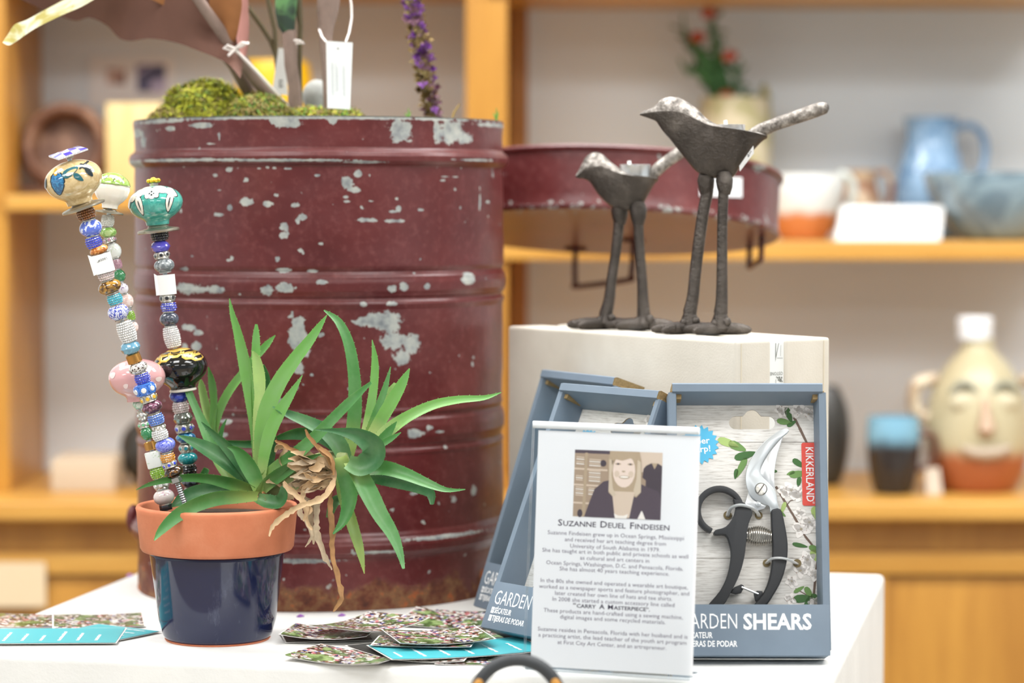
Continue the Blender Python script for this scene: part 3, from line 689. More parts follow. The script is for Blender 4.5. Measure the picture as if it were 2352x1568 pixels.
def tan_knob(r, c, ax, w, h):
    pr = knob(w, h * .82, w * .44); rz = rz_of(pr); b = MB(); b.lathe(pr, 48)
    o = b.build('ceramic_knob', TANG, r, local=True, sharp=0); lab(o, 'tan glazed knob with blue painted leaves'); d = MB()
    L = petal(-w * .20, h * .02, h * .5, w * .27, R(-100)); decal(d, L, rz, 2, .0003)
    decal(d, petal(-w * .20, h * .02, h * .46, w * .22, R(-100)), rz, 0, .0006)
    for (x, z, l, wd, a, mi) in [(-.2, .27, .12, .07, 1.5, 3), (.06, .2, .3, .14, .3, 1), (.08, .19, .2, .07, .3, 4), (.18, .05, .2, .09, -.9, 1), (.32, .2, .26, .05, -.75, 2), (.36, .1, .2, .08, -1.2, 2), (.3, .27, .2, .04, .5, 2), (-.44, .08, .2, .05, 1.2, 2)]:
        decal(d, petal(w * x, h * z, w * l, w * wd, a), rz, mi, .0005 + .00012 * mi)
    e = d.build('painted_leaves', [BLUEG, TEALB, INK, gl('ochre_dot', '#d99a2b'), TANG], r, part=o, local=True, sharp=0)
    place(o, r, c, ax)
def teal_knob(r, c, ax, w, h):
    pr = knob(w, h * .9, w * .42); rz = rz_of(pr); b = MB(); b.lathe(pr, 48); o = b.build('ceramic_knob', TEALG, r, local=True, sharp=0); lab(o, 'teal knob with white flower petals')
    d = MB()
    for x, z, l, wd, a in [(0, .26, .2, .2, R(-90)), (-.1, .34, .2, .15, R(160)), (.1, .34, .2, .15, R(20)), (-.06, .24, .17, .14, R(-130)), (.06, .24, .17, .14, R(-50)), (-.24, -.02, .36, .12, R(-78)), (.3, .0, .36, .11, R(-105)), (-.36, .2, .2, .1, R(50)), (.34, .24, .24, .1, R(-40)), (-.22, .3, .2, .12, R(30)), (.2, .32, .2, .11, R(-20)), (-.45, .06, .2, .05, R(70))]:
        decal(d, petal(w * x, h * z, w * l * 1.14, w * wd * 1.2, a), rz, 1, .0003); decal(d, petal(w * x, h * z, w * l, w * wd, a), rz, 0, .0006)
    for x, z in [(0, .3), (-.04, .26), (.04, .26), (.0, .22), (.07, .31), (-.07, .31)]: decal(d, petal(w * x, h * z, w * .035, w * .035, 0), rz, 1, .0008)
    for x, z, a in [(-.245, -.03, R(-78)), (.3, -.01, R(-105))]: decal(d, petal(w * x, h * z, w * .2, w * .022, a), rz, 1, .0008)
    d.build('painted_petals', [IVORY, INK], r, part=o, local=True, sharp=0); place(o, r, c, ax)
def black_knob(r, c, ax, w, h):
    pr = knob(w, h * .86, w * .46); rz = rz_of(pr); b = MB(); b.lathe(pr, 48); o = b.build('ceramic_knob', BLACKG, r, local=True, sharp=0); lab(o, 'glossy black knob with gilt scallops')
    d = MB()
    for x in (-.4, -.24, -.02, .22, .38):
        z0 = .38 - abs(x) * .35
        pts = [(x - .13, z0 + .06), (x - .12, z0 - .06), (x - .05, z0 - .12), (x + .05, z0 - .12), (x + .12, z0 - .06), (x + .13, z0 + .06)]
        for p, q in zip(pts, pts[1:]):
            p3 = [(p[0], p[1]), (q[0], q[1])]; nx, nz = -(q[1] - p[1]), q[0] - p[0]; l = math.hypot(nx, nz); nx, nz = nx / l * .05, nz / l * .05
            decal(d, [(w * p[0], h * p[1]), (w * q[0], h * q[1]), (w * (q[0] + nx), h * (q[1] + nz)), (w * (p[0] + nx), h * (p[1] + nz))], rz, 0, .0003)
        decal(d, petal(w * x, h * (z0 + .02), w * .16, w * .04, R(90) * 0), rz, 0, .0003)
    d.lathe([(pr[-8][0] + .0002, pr[-8][1] + .0002), (pr[-4][0] + .0003, pr[-4][1] + .0003), (pr[-1][0], pr[-1][1] + .0004)], 40, 0)
    d.build('gilt_pattern', GOLD, r, part=o, local=True, sharp=0)
    b = MB(); b.lathe([(w * .22, -h * .56), (w * .25, -h * .54), (w * .25, -h * .5), (w * .22, -h * .48)], 32); b.build('neck_ring', IVORY, r, part=o, local=True)
    place(o, r, c, ax)
def pink_knob(r, c, ax, w, h):
    pr = knob(w, h * .86, w * .4); rz = rz_of(pr); b = MB(); b.lathe(pr, 48); o = b.build('ceramic_knob', PINKG, r, local=True, sharp=0); lab(o, 'pink glazed knob with pale spots')
    d = MB()
    for x, z, l in [(-.38, .1, .13), (-.14, -.16, .1), (.24, .16, .16), (-.2, .3, .12), (.42, -.05, .1), (.1, .34, .1)]: decal(d, petal(w * x, h * z, w * l, w * l * .8, .6), rz, 0, .0003)
    d.build('pale_spots', gl('pale_pink_glaze', '#ecd6d3'), r, part=o, local=True, sharp=0); place(o, r, c, ax)
def green_knob(r, c, ax, w, h):
    pr = knob(w, h * .86, w * .44); n = 60; b = MB(); vs = []; fs = []
    for rr, z in pr:
        for i in range(n):
            a = 2 * math.pi * i / n; k = 1 + (.05 * abs(math.cos(a * 4)) - .03) * min(1, rr / (w * .4)); vs.append((rr * k * math.cos(a), rr * k * math.sin(a), z))
    for j in range(len(pr) - 1):
        for i in range(n): fs.append((j * n + i, j * n + (i + 1) % n, (j + 1) * n + (i + 1) % n, (j + 1) * n + i))
    fs.append(tuple((len(pr) - 1) * n + i for i in range(n)))
    b.add(vs, fs); 
    o = b.build('ceramic_knob', [IVORY], r, local=True, sharp=0); lab(o, 'white lobed knob with leaf green top')
    rz = rz_of(pr); d = MB(); up = [(q[0] * 1.045 + .0002, q[1] + .0002) for q in pr if q[1] > .1 * h]
    d.lathe(up, 40, 0)
    for x in (-.3, -.1, .12, .32): decal(d, petal(w * x, h * .3, w * .3, w * .018, R(60) + x * 2), lambda z: rz(z) * 1.06, 1, .0003)
    for i in range(26): decal(d, petal(w * random.uniform(-.38, .38), h * random.uniform(.2, .36), w * .05, w * .035, random.random() * 3), lambda z: rz(z) * 1.055, 2, .0003)
    d.build('green_top', [GREENG, INK, IVORY], r, part=o, local=True, sharp=0); place(o, r, c, ax)
def checker_gem(r, c, ax, w, h):
    b = MB(); s = w * .5; t2 = h * .5; g = 4
    def pt(i, j, up): 
        x = -s + 2 * s * i / g; y = -s + 2 * s * j / g; e = max(abs(i - 2), abs(j - 2)) / 2; return (x, y, (t2 * (1.1 - .9 * e) if up else -t2 * .25))
    for i in range(g):
        for j in range(g): b.add([pt(i, j, 1), pt(i + 1, j, 1), pt(i + 1, j + 1, 1), pt(i, j + 1, 1)], [(0, 1, 2, 3)], (i + j) % 2, smooth=False)
    b.box((-s, -s, -t2 * .3), (s, s, t2 * .18), 0); b.lathe([(w * .16, -t2 * 1.6), (w * .16, -t2 * .3)], 4, 2, a0=.6)
    rt_ = Matrix.Rotation(R(28), 4, 'Z'); b.v = [rt_ @ v for v in b.v]
    o = b.build('square_gem', [gem('ice', '#e6e8f4'), gem('violet', '#4a40c4'), SILVER], r, local=True, sharp=20); lab(o, 'square violet and white checkered gem')
    place(o, r, c, ax)
def gold_top(r, c, ax, w, h):
    b = MB(); b.lathe([(w * .3, -h * .9), (w * .3, -h * .4)], 8, 1, smooth=False); n = 7
    for i in range(n): a = 2 * math.pi * i / n; b.ball((w * .33 * math.cos(a), w * .33 * math.sin(a), 0), w * .2, 8, 6, 0, sc=(1, 1, .8))
    b.ball((0, 0, h * .2), w * .24, 8, 6, 0, sc=(1, 1, .7)); o = b.build('gold_finial', [mat('bright_gold', '#e6b93a', .2, .8), SILVER], r, local=True); place(o, r, c, ax)
def paper_tag(num=None, tall=1.0):
    def f(r, c, ax, w, h):
        b = MB(); s = w * .5; q = [(-s, -s * .5), (-s * .75, -s * .85), (-s * .35, -s * .95), (s * .55, -s * .9), (s, -s * .35), (s * .95, s * .3), (s * .4, s * .8), (-s * .5, s * .8), (-s * .98, s * .3)]
        n = len(q); vs = [(x, y, -h / 2) for x, y in q] + [(x, y, h / 2) for x, y in q]; b.add(vs, [(i, (i + 1) % n, n + (i + 1) % n, n + i) for i in range(n)], smooth=False)
        b.add([(-s * .7, -s * .9, -h * .45), (-s * 1.0, -s * 1.05, -h * .5), (-s * 1.05, -s * .9, h * .62), (-s * .75, -s * .8, h * .5)], [(0, 1, 2, 3)], smooth=False)
        o = b.build('paper_tag', mat('tag_paper', '#f1f2f0', .7), r, local=True, sharp=20); lab(o, 'white paper price tag')
        if num:
            d = MB(); Q = Matrix.Translation((-s * .2, -s * .96, h * .14)) @ Matrix.Rotation(R(90), 4, 'X') @ Matrix.Rotation(R(4), 4, 'Z'); d.text(num, h * .17, Q, width=s * .95); d.text('m', h * .13, Matrix.Translation((-s * .34, -s * .965, h * .1)) @ Matrix.Rotation(R(90), 4, 'X'))
            d.build('tag_number', mat('tag_ink', '#3a3a3e', .6), r, part=o, local=True, sharp=0)
        place(o, r, c, ax)
    return f
def rod_end(r, c, ax, w, h):
    b = MB(); n = int(h / .0011); b.lathe([((w * .5 if i % 2 else w * .41), -h / 2 + h * i / n) for i in range(n + 1)], 14); o = b.build('threaded_rod', STEEL, r, local=True); place(o, r, c, ax)
rg = marble
stake('beaded_stake', 'beaded garden stake topped by a tan knob and flat violet checkered gem', (2.50, 2.535), [
 (1, checker_gem, 330, 172, 250, 56, None, None, (-.24, -.24, .93)), (1, tan_knob, 372, 385, 455, 375, None), (1, 'plate', 445, 583, 350, 95, PEWTER), (1, 'rhine', 468, 648, 152, 98, GEMS['copper'], mat('dark_copper', '#4a3020', .5, .6)),
 (1, 'round', 507, 762, 182, 138, rg('swirl_blue', '#5b74d6', '#dfe6f8', 120, lo=.52, hi=.56)), (1, 'rhine', 530, 872, 132, 92, GEMS['blue']), (1, 'round', 570, 935, 150, 75, rg('amber_glass', '#b5651f', '#e9a45c', 200)),
 (1, paper_tag('#2095'), 600, 1035, 160, 150, None), (1, 'rhine', 625, 1130, 132, 80, GEMS['multi']), (1, 'round', 655, 1222, 186, 112, rg('tiger_eye', '#4d2f10', '#b98a35', 160, lo=.4, hi=.6)),
 (1, 'rhine', 695, 1318, 122, 82, GEMS['aqua']), (1, 'round', 722, 1420, 170, 132, rg('delft_blue', '#2f42b0', '#e4e6f2', 260, lo=.48, hi=.52, dist=3)),
 (2, 'rhine', 297, 135, 138, 165, GEMS['white']), (2, 'facet', 325, 256, 156, 100, mat('ice_blue_crystal', '#7db9d6', .05, coat=1, trans=.3)), (2, 'cyl', 352, 336, 112, 72, mat('rose_gold', '#c8924e', .22, .8)),
 (2, 'round', 383, 407, 150, 92, rg('silver_scroll', '#d8d6d2', '#4c3a34', 350, lo=.55, hi=.58)), (2, 'rhine', 415, 484, 120, 80, GEMS['blue']), (2, 'spacer', 433, 567, 165, 92, GEMS['white'], gl('cornflower_enamel', '#3f74c8')),
 (2, 'spacer', 460, 633, 130, 68, GEMS['yellow']), (2, 'round', 487, 700, 160, 100, rg('plum_glass', '#4a2438', '#8a5a72', 150)), (2, 'rhine', 517, 792, 126, 84, GEMS['sky']), (2, 'spacer', 537, 852, 112, 40, GEMS['white']),
 (2, 'rhine', 547, 906, 126, 80, GEMS['white']), (2, 'round', 587, 985, 156, 112, rg('periwinkle_glass', '#5560c8', '#8790e0', 300)), (2, 'rhine', 605, 1078, 114, 66, GEMS['orange']), (2, 'spacer', 620, 1130, 112, 52, GEMS['blue']),
 (2, 'round', 650, 1187, 150, 92, rg('dark_tiger_eye', '#2a1810', '#9a651c', 120, lo=.55, hi=.7)), (2, 'nut', 668, 1243, 104, 44, STEEL), (2, rod_end, 715, 1370, 44, 235, None)], (157, 352), (445, 1205), 1)
stake('beaded_stake', 'beaded garden stake topped by a teal knob with white flower and gold finial', (2.60, 2.602), [
 (1, gold_top, 997, 392, 112, 52, None), (1, teal_knob, 1015, 568, 425, 305, None), (1, 'plate', 1035, 768, 330, 100, PEWTER), (1, 'rhine', 1045, 815, 146, 94, GEMS['black'], BLACKG), (1, 'facet', 1052, 908, 156, 92, mat('violet_crystal', '#5a55c8', .06, coat=1)),
 (1, 'spacer', 1062, 975, 126, 58, GEMS['black']), (1, 'round', 1082, 1055, 162, 116, rg('smoky_glass', '#6c7478', '#a4abac', 120)), (1, paper_tag(), 1097, 1205, 150, 155, None), (1, 'spacer', 1107, 1310, 122, 66, GEMS['black']),
 (1, 'rhine', 1117, 1380, 126, 72, GEMS['blue']), (1, 'round', 1122, 1475, 152, 116, rg('granite_stone', '#2b303c', '#5c6474', 500)), (2, 'rhine', 637, 176, 126, 162, GEMS['white']), (2, black_knob, 700, 402, 408, 330, None),
 (2, 'round', 690, 620, 148, 102, rg('royal_blue', '#1f2f86', '#2f46b0', 100)), (2, 'rhine', 702, 704, 126, 86, GEMS['multi']), (2, 'facet', 720, 783, 152, 96, mat('grey_crystal', '#8a9088', .05, .5, coat=1)), (2, 'spacer', 730, 860, 142, 72, GEMS['blue']),
 (2, 'round', 740, 930, 152, 84, rg('sea_blue', '#1f5f9a', '#4c9ac4', 150)), (2, 'spacer', 745, 1008, 112, 62, GEMS['teal']), (2, 'round', 755, 1085, 152, 98, rg('teal_glitter', '#0f7c86', '#2ba7ae', 600)), (2, 'rhine', 765, 1170, 122, 76, GEMS['black'], BLACKG),
 (2, 'round', 778, 1262, 146, 84, rg('slate_pearl', '#23262e', '#596070', 120)), (2, 'spacer', 785, 1318, 112, 50, GEMS['black']), (2, 'nut', 795, 1400, 80, 90, STEEL)], (352, 414), (450, 1200), 1)
stake('beaded_stake', 'beaded garden stake topped by a white and leaf green knob with pink bead', (2.575, 2.56), [
 (1, green_knob, 672, 455, 275, 290, None), (1, 'plate', 652, 632, 222, 62, PEWTER), (1, 'rhine', 640, 705, 104, 92, GEMS['cream']), (1, 'round', 645, 797, 132, 88, rg('spring_green_glass', '#7fae4e', '#b9d68c', 120)), (1, 'spacer', 655, 857, 106, 48, GEMS['pink']),
 (1, 'round', 690, 940, 114, 124, rg('milky_flower_glass', '#e4e8e2', '#b8d2a0', 160, lo=.6, hi=.7)), (1, 'rhine', 712, 1045, 80, 76, GEMS['pink']), (1, 'facet', 732, 1135, 98, 90, mat('emerald_crystal', '#3f9a62', .05, coat=1, trans=.3)), (1, 'round', 760, 1235, 84, 84, rg('lilac_flower_bead', '#e6e2ea', '#8a70a0', 200, lo=.58, hi=.64)),
 (1, 'round', 795, 1330, 94, 112, rg('blush_glass', '#e2c4bc', '#eddcd6', 120)), (1, 'rhine', 818, 1450, 72, 74, GEMS['lime']), (1, 'round', 845, 1535, 70, 86, MATS['blush_glass']), (2, pink_knob, 375, 482, 425, 335, None),
 (2, 'round', 388, 678, 96, 84, rg('mint_glass', '#9cc4a8', '#dce8da', 150)), (2, 'spacer', 412, 762, 78, 74, GEMS['white']), (2, 'spacer', 425, 835, 86, 54, GEMS['green']), (2, 'facet', 447, 900, 96, 98, MATS['emerald_crystal']), (2, 'cyl', 477, 990, 94, 66, MATS['rose_gold']),
 (2, 'cube', 500, 1095, 128, 128, rg('frosted_cube', '#dfe3e0', '#a8c498', 200, .3, lo=.62, hi=.68)), (2, 'rhine', 527, 1195, 110, 88, GEMS['lime']), (2, 'spacer', 557, 1288, 112, 66, GEMS['white']), (2, 'round', 577, 1375, 162, 122, rg('rose_glass', '#d9cfcb', '#c49ab0', 130, lo=.58, hi=.66)), (2, 'nut', 590, 1450, 96, 50, mat('gunmetal', '#4b4c50', .35, .8))], (258, 440), (384, 1200), 1)

# ------------------------------------------------------------------ things planted in the drum
BARK = mat('mauve_cloth_stem', '#8a766c', .85, var=.12, vs=60, bump=.5, bs=180, bd=.002)
SOILZ = zin
def T3(pts): return [P(x, y, Y) for x, y, Y in pts]
FABRIC = mat('copper_leaf_cloth', '#6d4c40', .8, var=.14, vs=14, bump=.35, bs=300)
FABRIC2 = mat('amber_leaf_cloth', '#97643a', .75, var=.15, vs=20, bump=.3, bs=300)
ROSE = mat('dusty_rose_cloth', '#a8756c', .8, var=.1, vs=30, bump=.3, bs=300)
def sheet(low, high, Yf, nx=40, ny=12, th=.0015):
    """leaf blade between a lower and an upper pixel outline, with real depth and thickness"""
    lo = smooth_path(low, 6); hi = smooth_path(high, 6)
    def samp(p, t):
        k = t * (len(p) - 1); i = min(int(k), len(p) - 2); f = k - i; return tuple(a + (c - a) * f for a, c in zip(p[i], p[i + 1]))
    vs = []
    for j in range(ny + 1):
        for i in range(nx + 1):
            a = samp(lo, i / nx); c = samp(hi, i / nx); v = j / ny; vs.append(P(a[0] + (c[0] - a[0]) * v, a[1] + (c[1] - a[1]) * v, Yf(i / nx, v)))
    fs = [(j * (nx + 1) + i, j * (nx + 1) + i + 1, (j + 1) * (nx + 1) + i + 1, (j + 1) * (nx + 1) + i) for j in range(ny) for i in range(nx)]
    b = MB(); b.add(vs, fs); m = len(vs); off = Vector((0, th, 0)); b.add([v + off for v in vs], [tuple(reversed(f)) for f in fs])
    rim = [i for i in range(nx + 1)] + [j * (nx + 1) + nx for j in range(1, ny + 1)] + [ny * (nx + 1) + i for i in range(nx - 1, -1, -1)] + [j * (nx + 1) for j in range(ny - 1, 0, -1)]
    for q, w in zip(rim, rim[1:] + rim[:1]): b.f.append((q, w, m + w, m + q)); b.mi.append(0); b.sm.append(True)
    return b
cp = thing('cloth_leaf_plant', P(640, 250, 2.9), 'handmade plant with large coppery brown cloth leaf and mauve stem', 'plant')
b = sheet([(30,-10),(100,22),(170,47),(205,40),(245,58),(272,86),(298,94),(345,88),(405,98),(455,116),(500,134),(528,150),(552,180)], [(-60,-260),(40,-250),(120,-240),(200,-230),(270,-220),(330,-200),(390,-170),(430,-130),(470,-90),(500,-50),(528,0),(545,60),(558,150)], lambda u, v: 2.86 + .05 * math.sin(u * 5) * (1 - v) - .10 * v * (1 - u) + .012 * math.sin(u * 17))
b.build('leaf', FABRIC, cp)
b = sheet([(340,-5),(400,24),(450,46),(490,66),(520,84),(540,100)], [(350,-120),(420,-100),(480,-70),(530,-40),(555,0),(548,60)], lambda u, v: 2.84 - .02 * v + .01 * math.sin(6 * u)); b.build('leaf', FABRIC2, cp)
b = sheet([(540,15),(541,60),(545,100),(556,130)], [(572,-60),(570,10),(572,70),(566,128)], lambda u, v: 2.83 + .02 * v, 16, 6); b.build('leaf', ROSE, cp)
b = MB(); b.tube(T3([(430,-40,2.80),(470,20,2.81),(510,75,2.83),(545,125,2.85),(590,185,2.88),(640,245,2.90),(660,275,2.91)]), [.0055,.006,.0065,.007,.0072,.0072,.007], 14); b.build('stem', BARK, cp)
b = MB(); b.tube(T3([(505,110,2.87),(540,150,2.88),(565,195,2.90),(590,245,2.92),(600,280,2.93)]), [.006,.008,.008,.0075,.007], 12); b.build('stem', BARK, cp)
TW = mat('white_twine', '#e2dad4', .85)
tws = thing('twine_tie', P(540, 108, 2.82), 'white twine tied in a bow round the mauve stem', 'twine')
b = MB(); b.tube(T3([(542,116,2.82),(590,165,2.84),(640,220,2.86),(678,260,2.87)]), .0018, 8); b.build('string', TW, tws)
for pts in ([(540,112,2.82),(556,98,2.815),(570,98,2.82),(552,108,2.82),(540,112,2.82)], [(540,112,2.82),(522,104,2.815),(514,110,2.815),(530,116,2.82),(540,112,2.82)], [(541,112,2.82),(524,128,2.815)], [(541,110,2.82),(556,106,2.815),(566,99,2.81)]):
    b = MB(); b.tube([tuple(v) for v in T3(pts)], .0015, 6); b.build('bow_loop', TW, tws)
yl = sheet([(6,98),(20,104),(36,96),(80,66),(140,36),(190,14),(240,-16)], [(8,94),(20,76),(34,56),(60,46),(100,24),(160,-8),(220,-40)], lambda u, v: 2.72 + .03 * u + .012 * v, 30, 8, .0012)
solo(yl, 'cloth_petal', marble('cream_yellow_cloth', '#94893f', '#bdbaa0', 30, .7, .4, .6), P(240, -20, 2.75), 'pale yellow cream curled cloth petal hanging at top left', 'petal')
wi = thing('wire_twig', P(635, 268, 2.9), 'thin dark olive forked wire twig between the cloth stems', 'twig'); WIRE = mat('olive_wire', '#5c5238', .6)
for pts in ([(568,15,2.88),(600,60,2.89),(622,95,2.90),(634,130,2.90),(640,200,2.90),(645,280,2.90)], [(612,-20,2.90),(622,30,2.90),(631,70,2.90),(634,130,2.90)]):
    b = MB(); b.tube([tuple(v) for v in T3(pts)], .0026, 8); b.build('twig', WIRE, wi)
gs = thing('cloth_flower', P(675, 275, 2.87), 'wrapped mauve cloth stem with a green bulb at its top', 'stem')
b = MB(); b.tube(T3([(664,70,2.86),(667,110,2.86),(668,150,2.86),(676,200,2.87),(677,240,2.87),(678,280,2.87)]), [.0075,.0075,.0072,.0068,.0078,.008], 14); b.build('stem', BARK, gs)
b = MB(); b.tube(T3([(658,-60,2.86),(658,-10,2.86),(656,30,2.86),(658,58,2.86),(664,76,2.86)]), [.012,.0125,.0115,.0095,.0065], 16); b.build('bulb', marble('green_cloth', '#2e4034', '#5f8f58', 25, .7, .42, .6), gs)
b = MB(); b.tube(T3([(684,-60,2.87),(686,20,2.87),(690,60,2.87),(688,150,2.87),(690,270,2.88)]), [.004,.004,.0028,.0026,.0028], 8); b.build('side_wire', WIRE, gs)
b = MB(); b.tube([tuple(v) for v in T3([(676,93,2.85),(690,94,2.845),(697,98,2.845),(680,100,2.85)])], .0012, 6); b.build('tie', TW, gs)
ws = thing('cloth_flower', P(757, 275, 2.86), 'mauve cloth stem with a swollen top behind the white hang tag', 'stem')
b = MB(); b.tube(T3([(757,-60,2.86),(756,-10,2.86),(753,20,2.86),(750,50,2.86),(748,72,2.86),(748,95,2.86),(751,150,2.86),(755,220,2.86),(757,285,2.86)]), [.0125,.0128,.0118,.0095,.0078,.0068,.0058,.006,.0065], 16); b.build('stem', BARK, ws)
PAPER = mat('tag_card', '#eef1ef', .6)
def hang(name, label, quad, Y, lines):
    o = P(*quad[0], Y); r = thing(name, o, label, 'tag')
    b = MB(); q = [P(x, y, Y) for x, y in quad]; off = Vector((0, .0008, 0)); b.add(q + [v + off for v in q], [(0, 3, 2, 1), (4, 5, 6, 7), (0, 1, 5, 4), (1, 2, 6, 5), (2, 3, 7, 6), (3, 0, 4, 7)], smooth=False); b.build('card', PAPER, r, sharp=20)
    return r, q
tg, q = hang('hang_tag', 'white rectangular hang tag with small sideways print', [(749,94),(810,98),(804,251),(752,248)], 2.80, 0)
X = (q[1] - q[0]).normalized(); Yv = (q[0] - q[3]).normalized(); TM = Matrix((X, Yv, X.cross(Yv))).transposed().to_4x4(); TM.translation = q[3] + Vector((0, -.0004, 0))
px = S(2.8); d = MB()
for i, (xx, y0, ln) in enumerate([(12, 30, 74), (16, 30, 74), (22, 38, 66), (26, 40, 55), (38, 30, 70), (42, 28, 70)]):
    d.text(['various cotton and linen scraps', 'hand dyed and stitched here', 'A garden of found cloth', 'made for indoor display', 'Keep dry, brush off dust', 'each stem is one of a kind'][i] if 0 else '||l|ill|lil|ill|li|ill|lil', 3 * px, TM @ Matrix.Translation((xx * px, y0 * px, 0)) @ Matrix.Rotation(R(90), 4, 'Z'), width=ln * px)
d.build('fine_print', mat('grey_ink', '#9aa3a8', .7), tg, sharp=0)
d = MB(); d.lathe([(.0001, 0), (.0009, 0), (.0009, .0002), (.0001, .0002)], 12, 0, TM @ Matrix.Translation((27 * px, 137 * px, .0001))); d.build('punched_hole', mat('dark_hole', '#55504c', .8), tg)
b = MB(); b.tube([tuple(v) for v in T3([(800,-30,2.84),(807,10,2.835),(808,40,2.83),(802,75,2.82),(794,97,2.80)])], .0011, 6); b.build('string', TW, tg)
b = MB(); b.tube([tuple(v) for v in T3([(733,68,2.84),(740,85,2.82),(750,97,2.80)])], .0011, 6); b.build('string', TW, tg)
tg, q = hang('hang_tag', 'grey shaded hang tag with vertical number between the stems', [(640,110),(655,112),(661,219),(624,214)], 2.89, 0)
X = Vector((1, 0, 0)); TM = Matrix((X, Vector((0, 0, 1)), X.cross(Vector((0, 0, 1))))).transposed().to_4x4(); TM.translation = q[3] + Vector((0, -.0005, 0))
d = MB(); d.text('ETS', 12 * px, TM @ Matrix.Translation((26 * px, 14 * px, 0)) @ Matrix.Rotation(R(90), 4, 'Z'), bold=.02); d.build('tag_number', mat('dark_ink', '#3b3b3d', .7), tg, sharp=0)
b = MB(); b.ball(P(728, 222, 2.92), .0165, 20, 14, sc=(1, 1, 1.15)); solo(b, 'pebble', mat('grey_stone', '#9b9c97', .8, var=.15, vs=90, bump=.3, bs=300), P(728, 258, 2.92), 'smooth grey egg shaped stone in the drum', 'stone')
# dried purple flower spike
fl = thing('flower_spike', P(992, 270, 2.90), 'tall dried flower spike with purple and brown florets', 'flower')
sp = smooth_path([(935,-60,2.90,16),(945,0,2.90,22),(958,60,2.90,26),(966,110,2.90,25),(974,160,2.90,24),(984,215,2.90,24),(995,268,2.90,20)], 8)
b = MB(); b.tube([tuple(P(x, y, Y)) for x, y, Y, w in sp], .003, 8); b.build('stalk', mat('straw_stalk', '#8a7a4a', .8), fl)
FM = [mat('floret_brown', '#9a8356', .9, var=.3, vs=200), mat('floret_tan', '#b8a672', .9, var=.25, vs=200), mat('floret_purple', '#a268bd', .8, var=.25, vs=200), mat('floret_mauve', '#936a80', .85, var=.25, vs=200)]
FV = []
for k in range(4):
    b = MB()
    for i in range(11):
        a = random.random() * 6.28; e = random.uniform(-.3, 1.2); d = Vector((math.cos(a) * math.cos(e), math.sin(a) * math.cos(e), math.sin(e))); s1 = d.cross(Vector((.3, .2, 1))).normalized(); L = random.uniform(.0045, .0085)
        b.add([d * .0006, d * L * .6 + s1 * .0018, d * L, d * L * .6 - s1 * .0018], [(0, 1, 2, 3), (3, 2, 1, 0)])
    FV.append(b)
fmesh = {}
for i in range(150):
    t = i / 149; x, y, Y, w = sp[min(int(t * (len(sp) - 1)), len(sp) - 1)]
    pr = (.75 if y < 60 else .45 if y < 130 else .14); mk = (2 if random.random() < .75 else 3) if random.random() < pr else random.choice((0, 0, 1, 3 if y > 120 else 0))
    key_ = (i % 4, mk)
    if key_ not in fmesh:
        o = FV[i % 4].build('floret', FM[mk], fl, local=True); fmesh[key_] = o
    else:
        o = fmesh[key_].copy(); COL.objects.link(o)
    a = i * 2.399; rr = w * S(Y) * random.uniform(.35, .75); c = P(x, y, Y) + Vector((math.cos(a) * rr, math.sin(a) * rr, 0)) - ROOTM[fl.name].translation
    o.matrix_local = Matrix.Translation(c) @ Matrix.Rotation(a, 4, 'Z') @ Matrix.Rotation(R(60), 4, 'Y')
# moss
MOSS = [mat('moss_yellow_green', '#bdbf3a', .95, var=.35, vs=150), mat('moss_olive', '#7d7d30', .95, var=.4, vs=150), mat('moss_brown', '#a08c58', .95, var=.35, vs=150), mat('moss_fresh', '#6f9a48', .95, var=.3, vs=150)]
def moss(label, cx, cy, hw, hh, Y, n, w, L=.010, name='moss_clump'):
    s = S(Y); c = P(cx, cy + hh, Y); b = MB(); bz = c.z
    prof = [(.001, hh * s * .72), (hw * s * .4, hh * s * .64), (hw * s * .68, hh * s * .4), (hw * s * .8, 0)]
    b.lathe([(r, z) for r, z in reversed(prof)], 16, 1, Matrix.Translation(c) @ Matrix.Diagonal((1, .7, 1, 1)))
    for i in range(n):
        a = random.random() * 2 * math.pi; e = math.asin(random.uniform(.0, 1)); d = Vector((math.cos(a) * math.cos(e) * hw, math.sin(a) * math.cos(e) * hw * .7, math.sin(e) * hh)) * s
        p = c + d; nrm = Vector((d.x / hw, d.y / hw, d.z / hh * 1.2)).normalized(); tan = nrm.orthogonal().normalized(); tan.rotate(Matrix.Rotation(random.random() * 6.28, 3, nrm))
        wob = 1 + .28 * noise.noise(p * 60); p = c + d * wob; l = L * random.uniform(.6, 1.5); q1 = p + nrm * l * .5 + tan * l * .3; q2 = p + nrm * l * .6 + tan * l * .85 + Vector((0, 0, -l * .1)); sd = nrm.cross(tan) * .0008
        mi = random.choices(range(4), w)[0]
        b.add([p - sd, p + sd, q1 + sd, q1 - sd, q2], [(0, 1, 2, 3), (3, 2, 4)], mi, smooth=False)
    return solo(b, name, MOSS, c, label, 'moss', 'moss in the drum', sharp=0)
moss('large yellow green moss mound at the drum\'s left rim', 466, 206, 84, 74, 2.90, 4200, (6, 4, 2, 1), .013)
moss('tan and brown curly moss tuft beside the mauve stem', 596, 232, 62, 44, 2.86, 2000, (1, 3, 5, 3), .012)
moss('low bright green moss tuft between the two upright stems', 715, 258, 46, 18, 2.84, 600, (4, 1, 4, 2))
moss('small tan green moss tuft under the white hang tag', 790, 262, 36, 14, 2.84, 420, (3, 1, 4, 3))
moss('dark brown moss fringe at the far end of the drum rim', 385, 262, 34, 22, 2.86, 500, (2, 3, 5, 0))
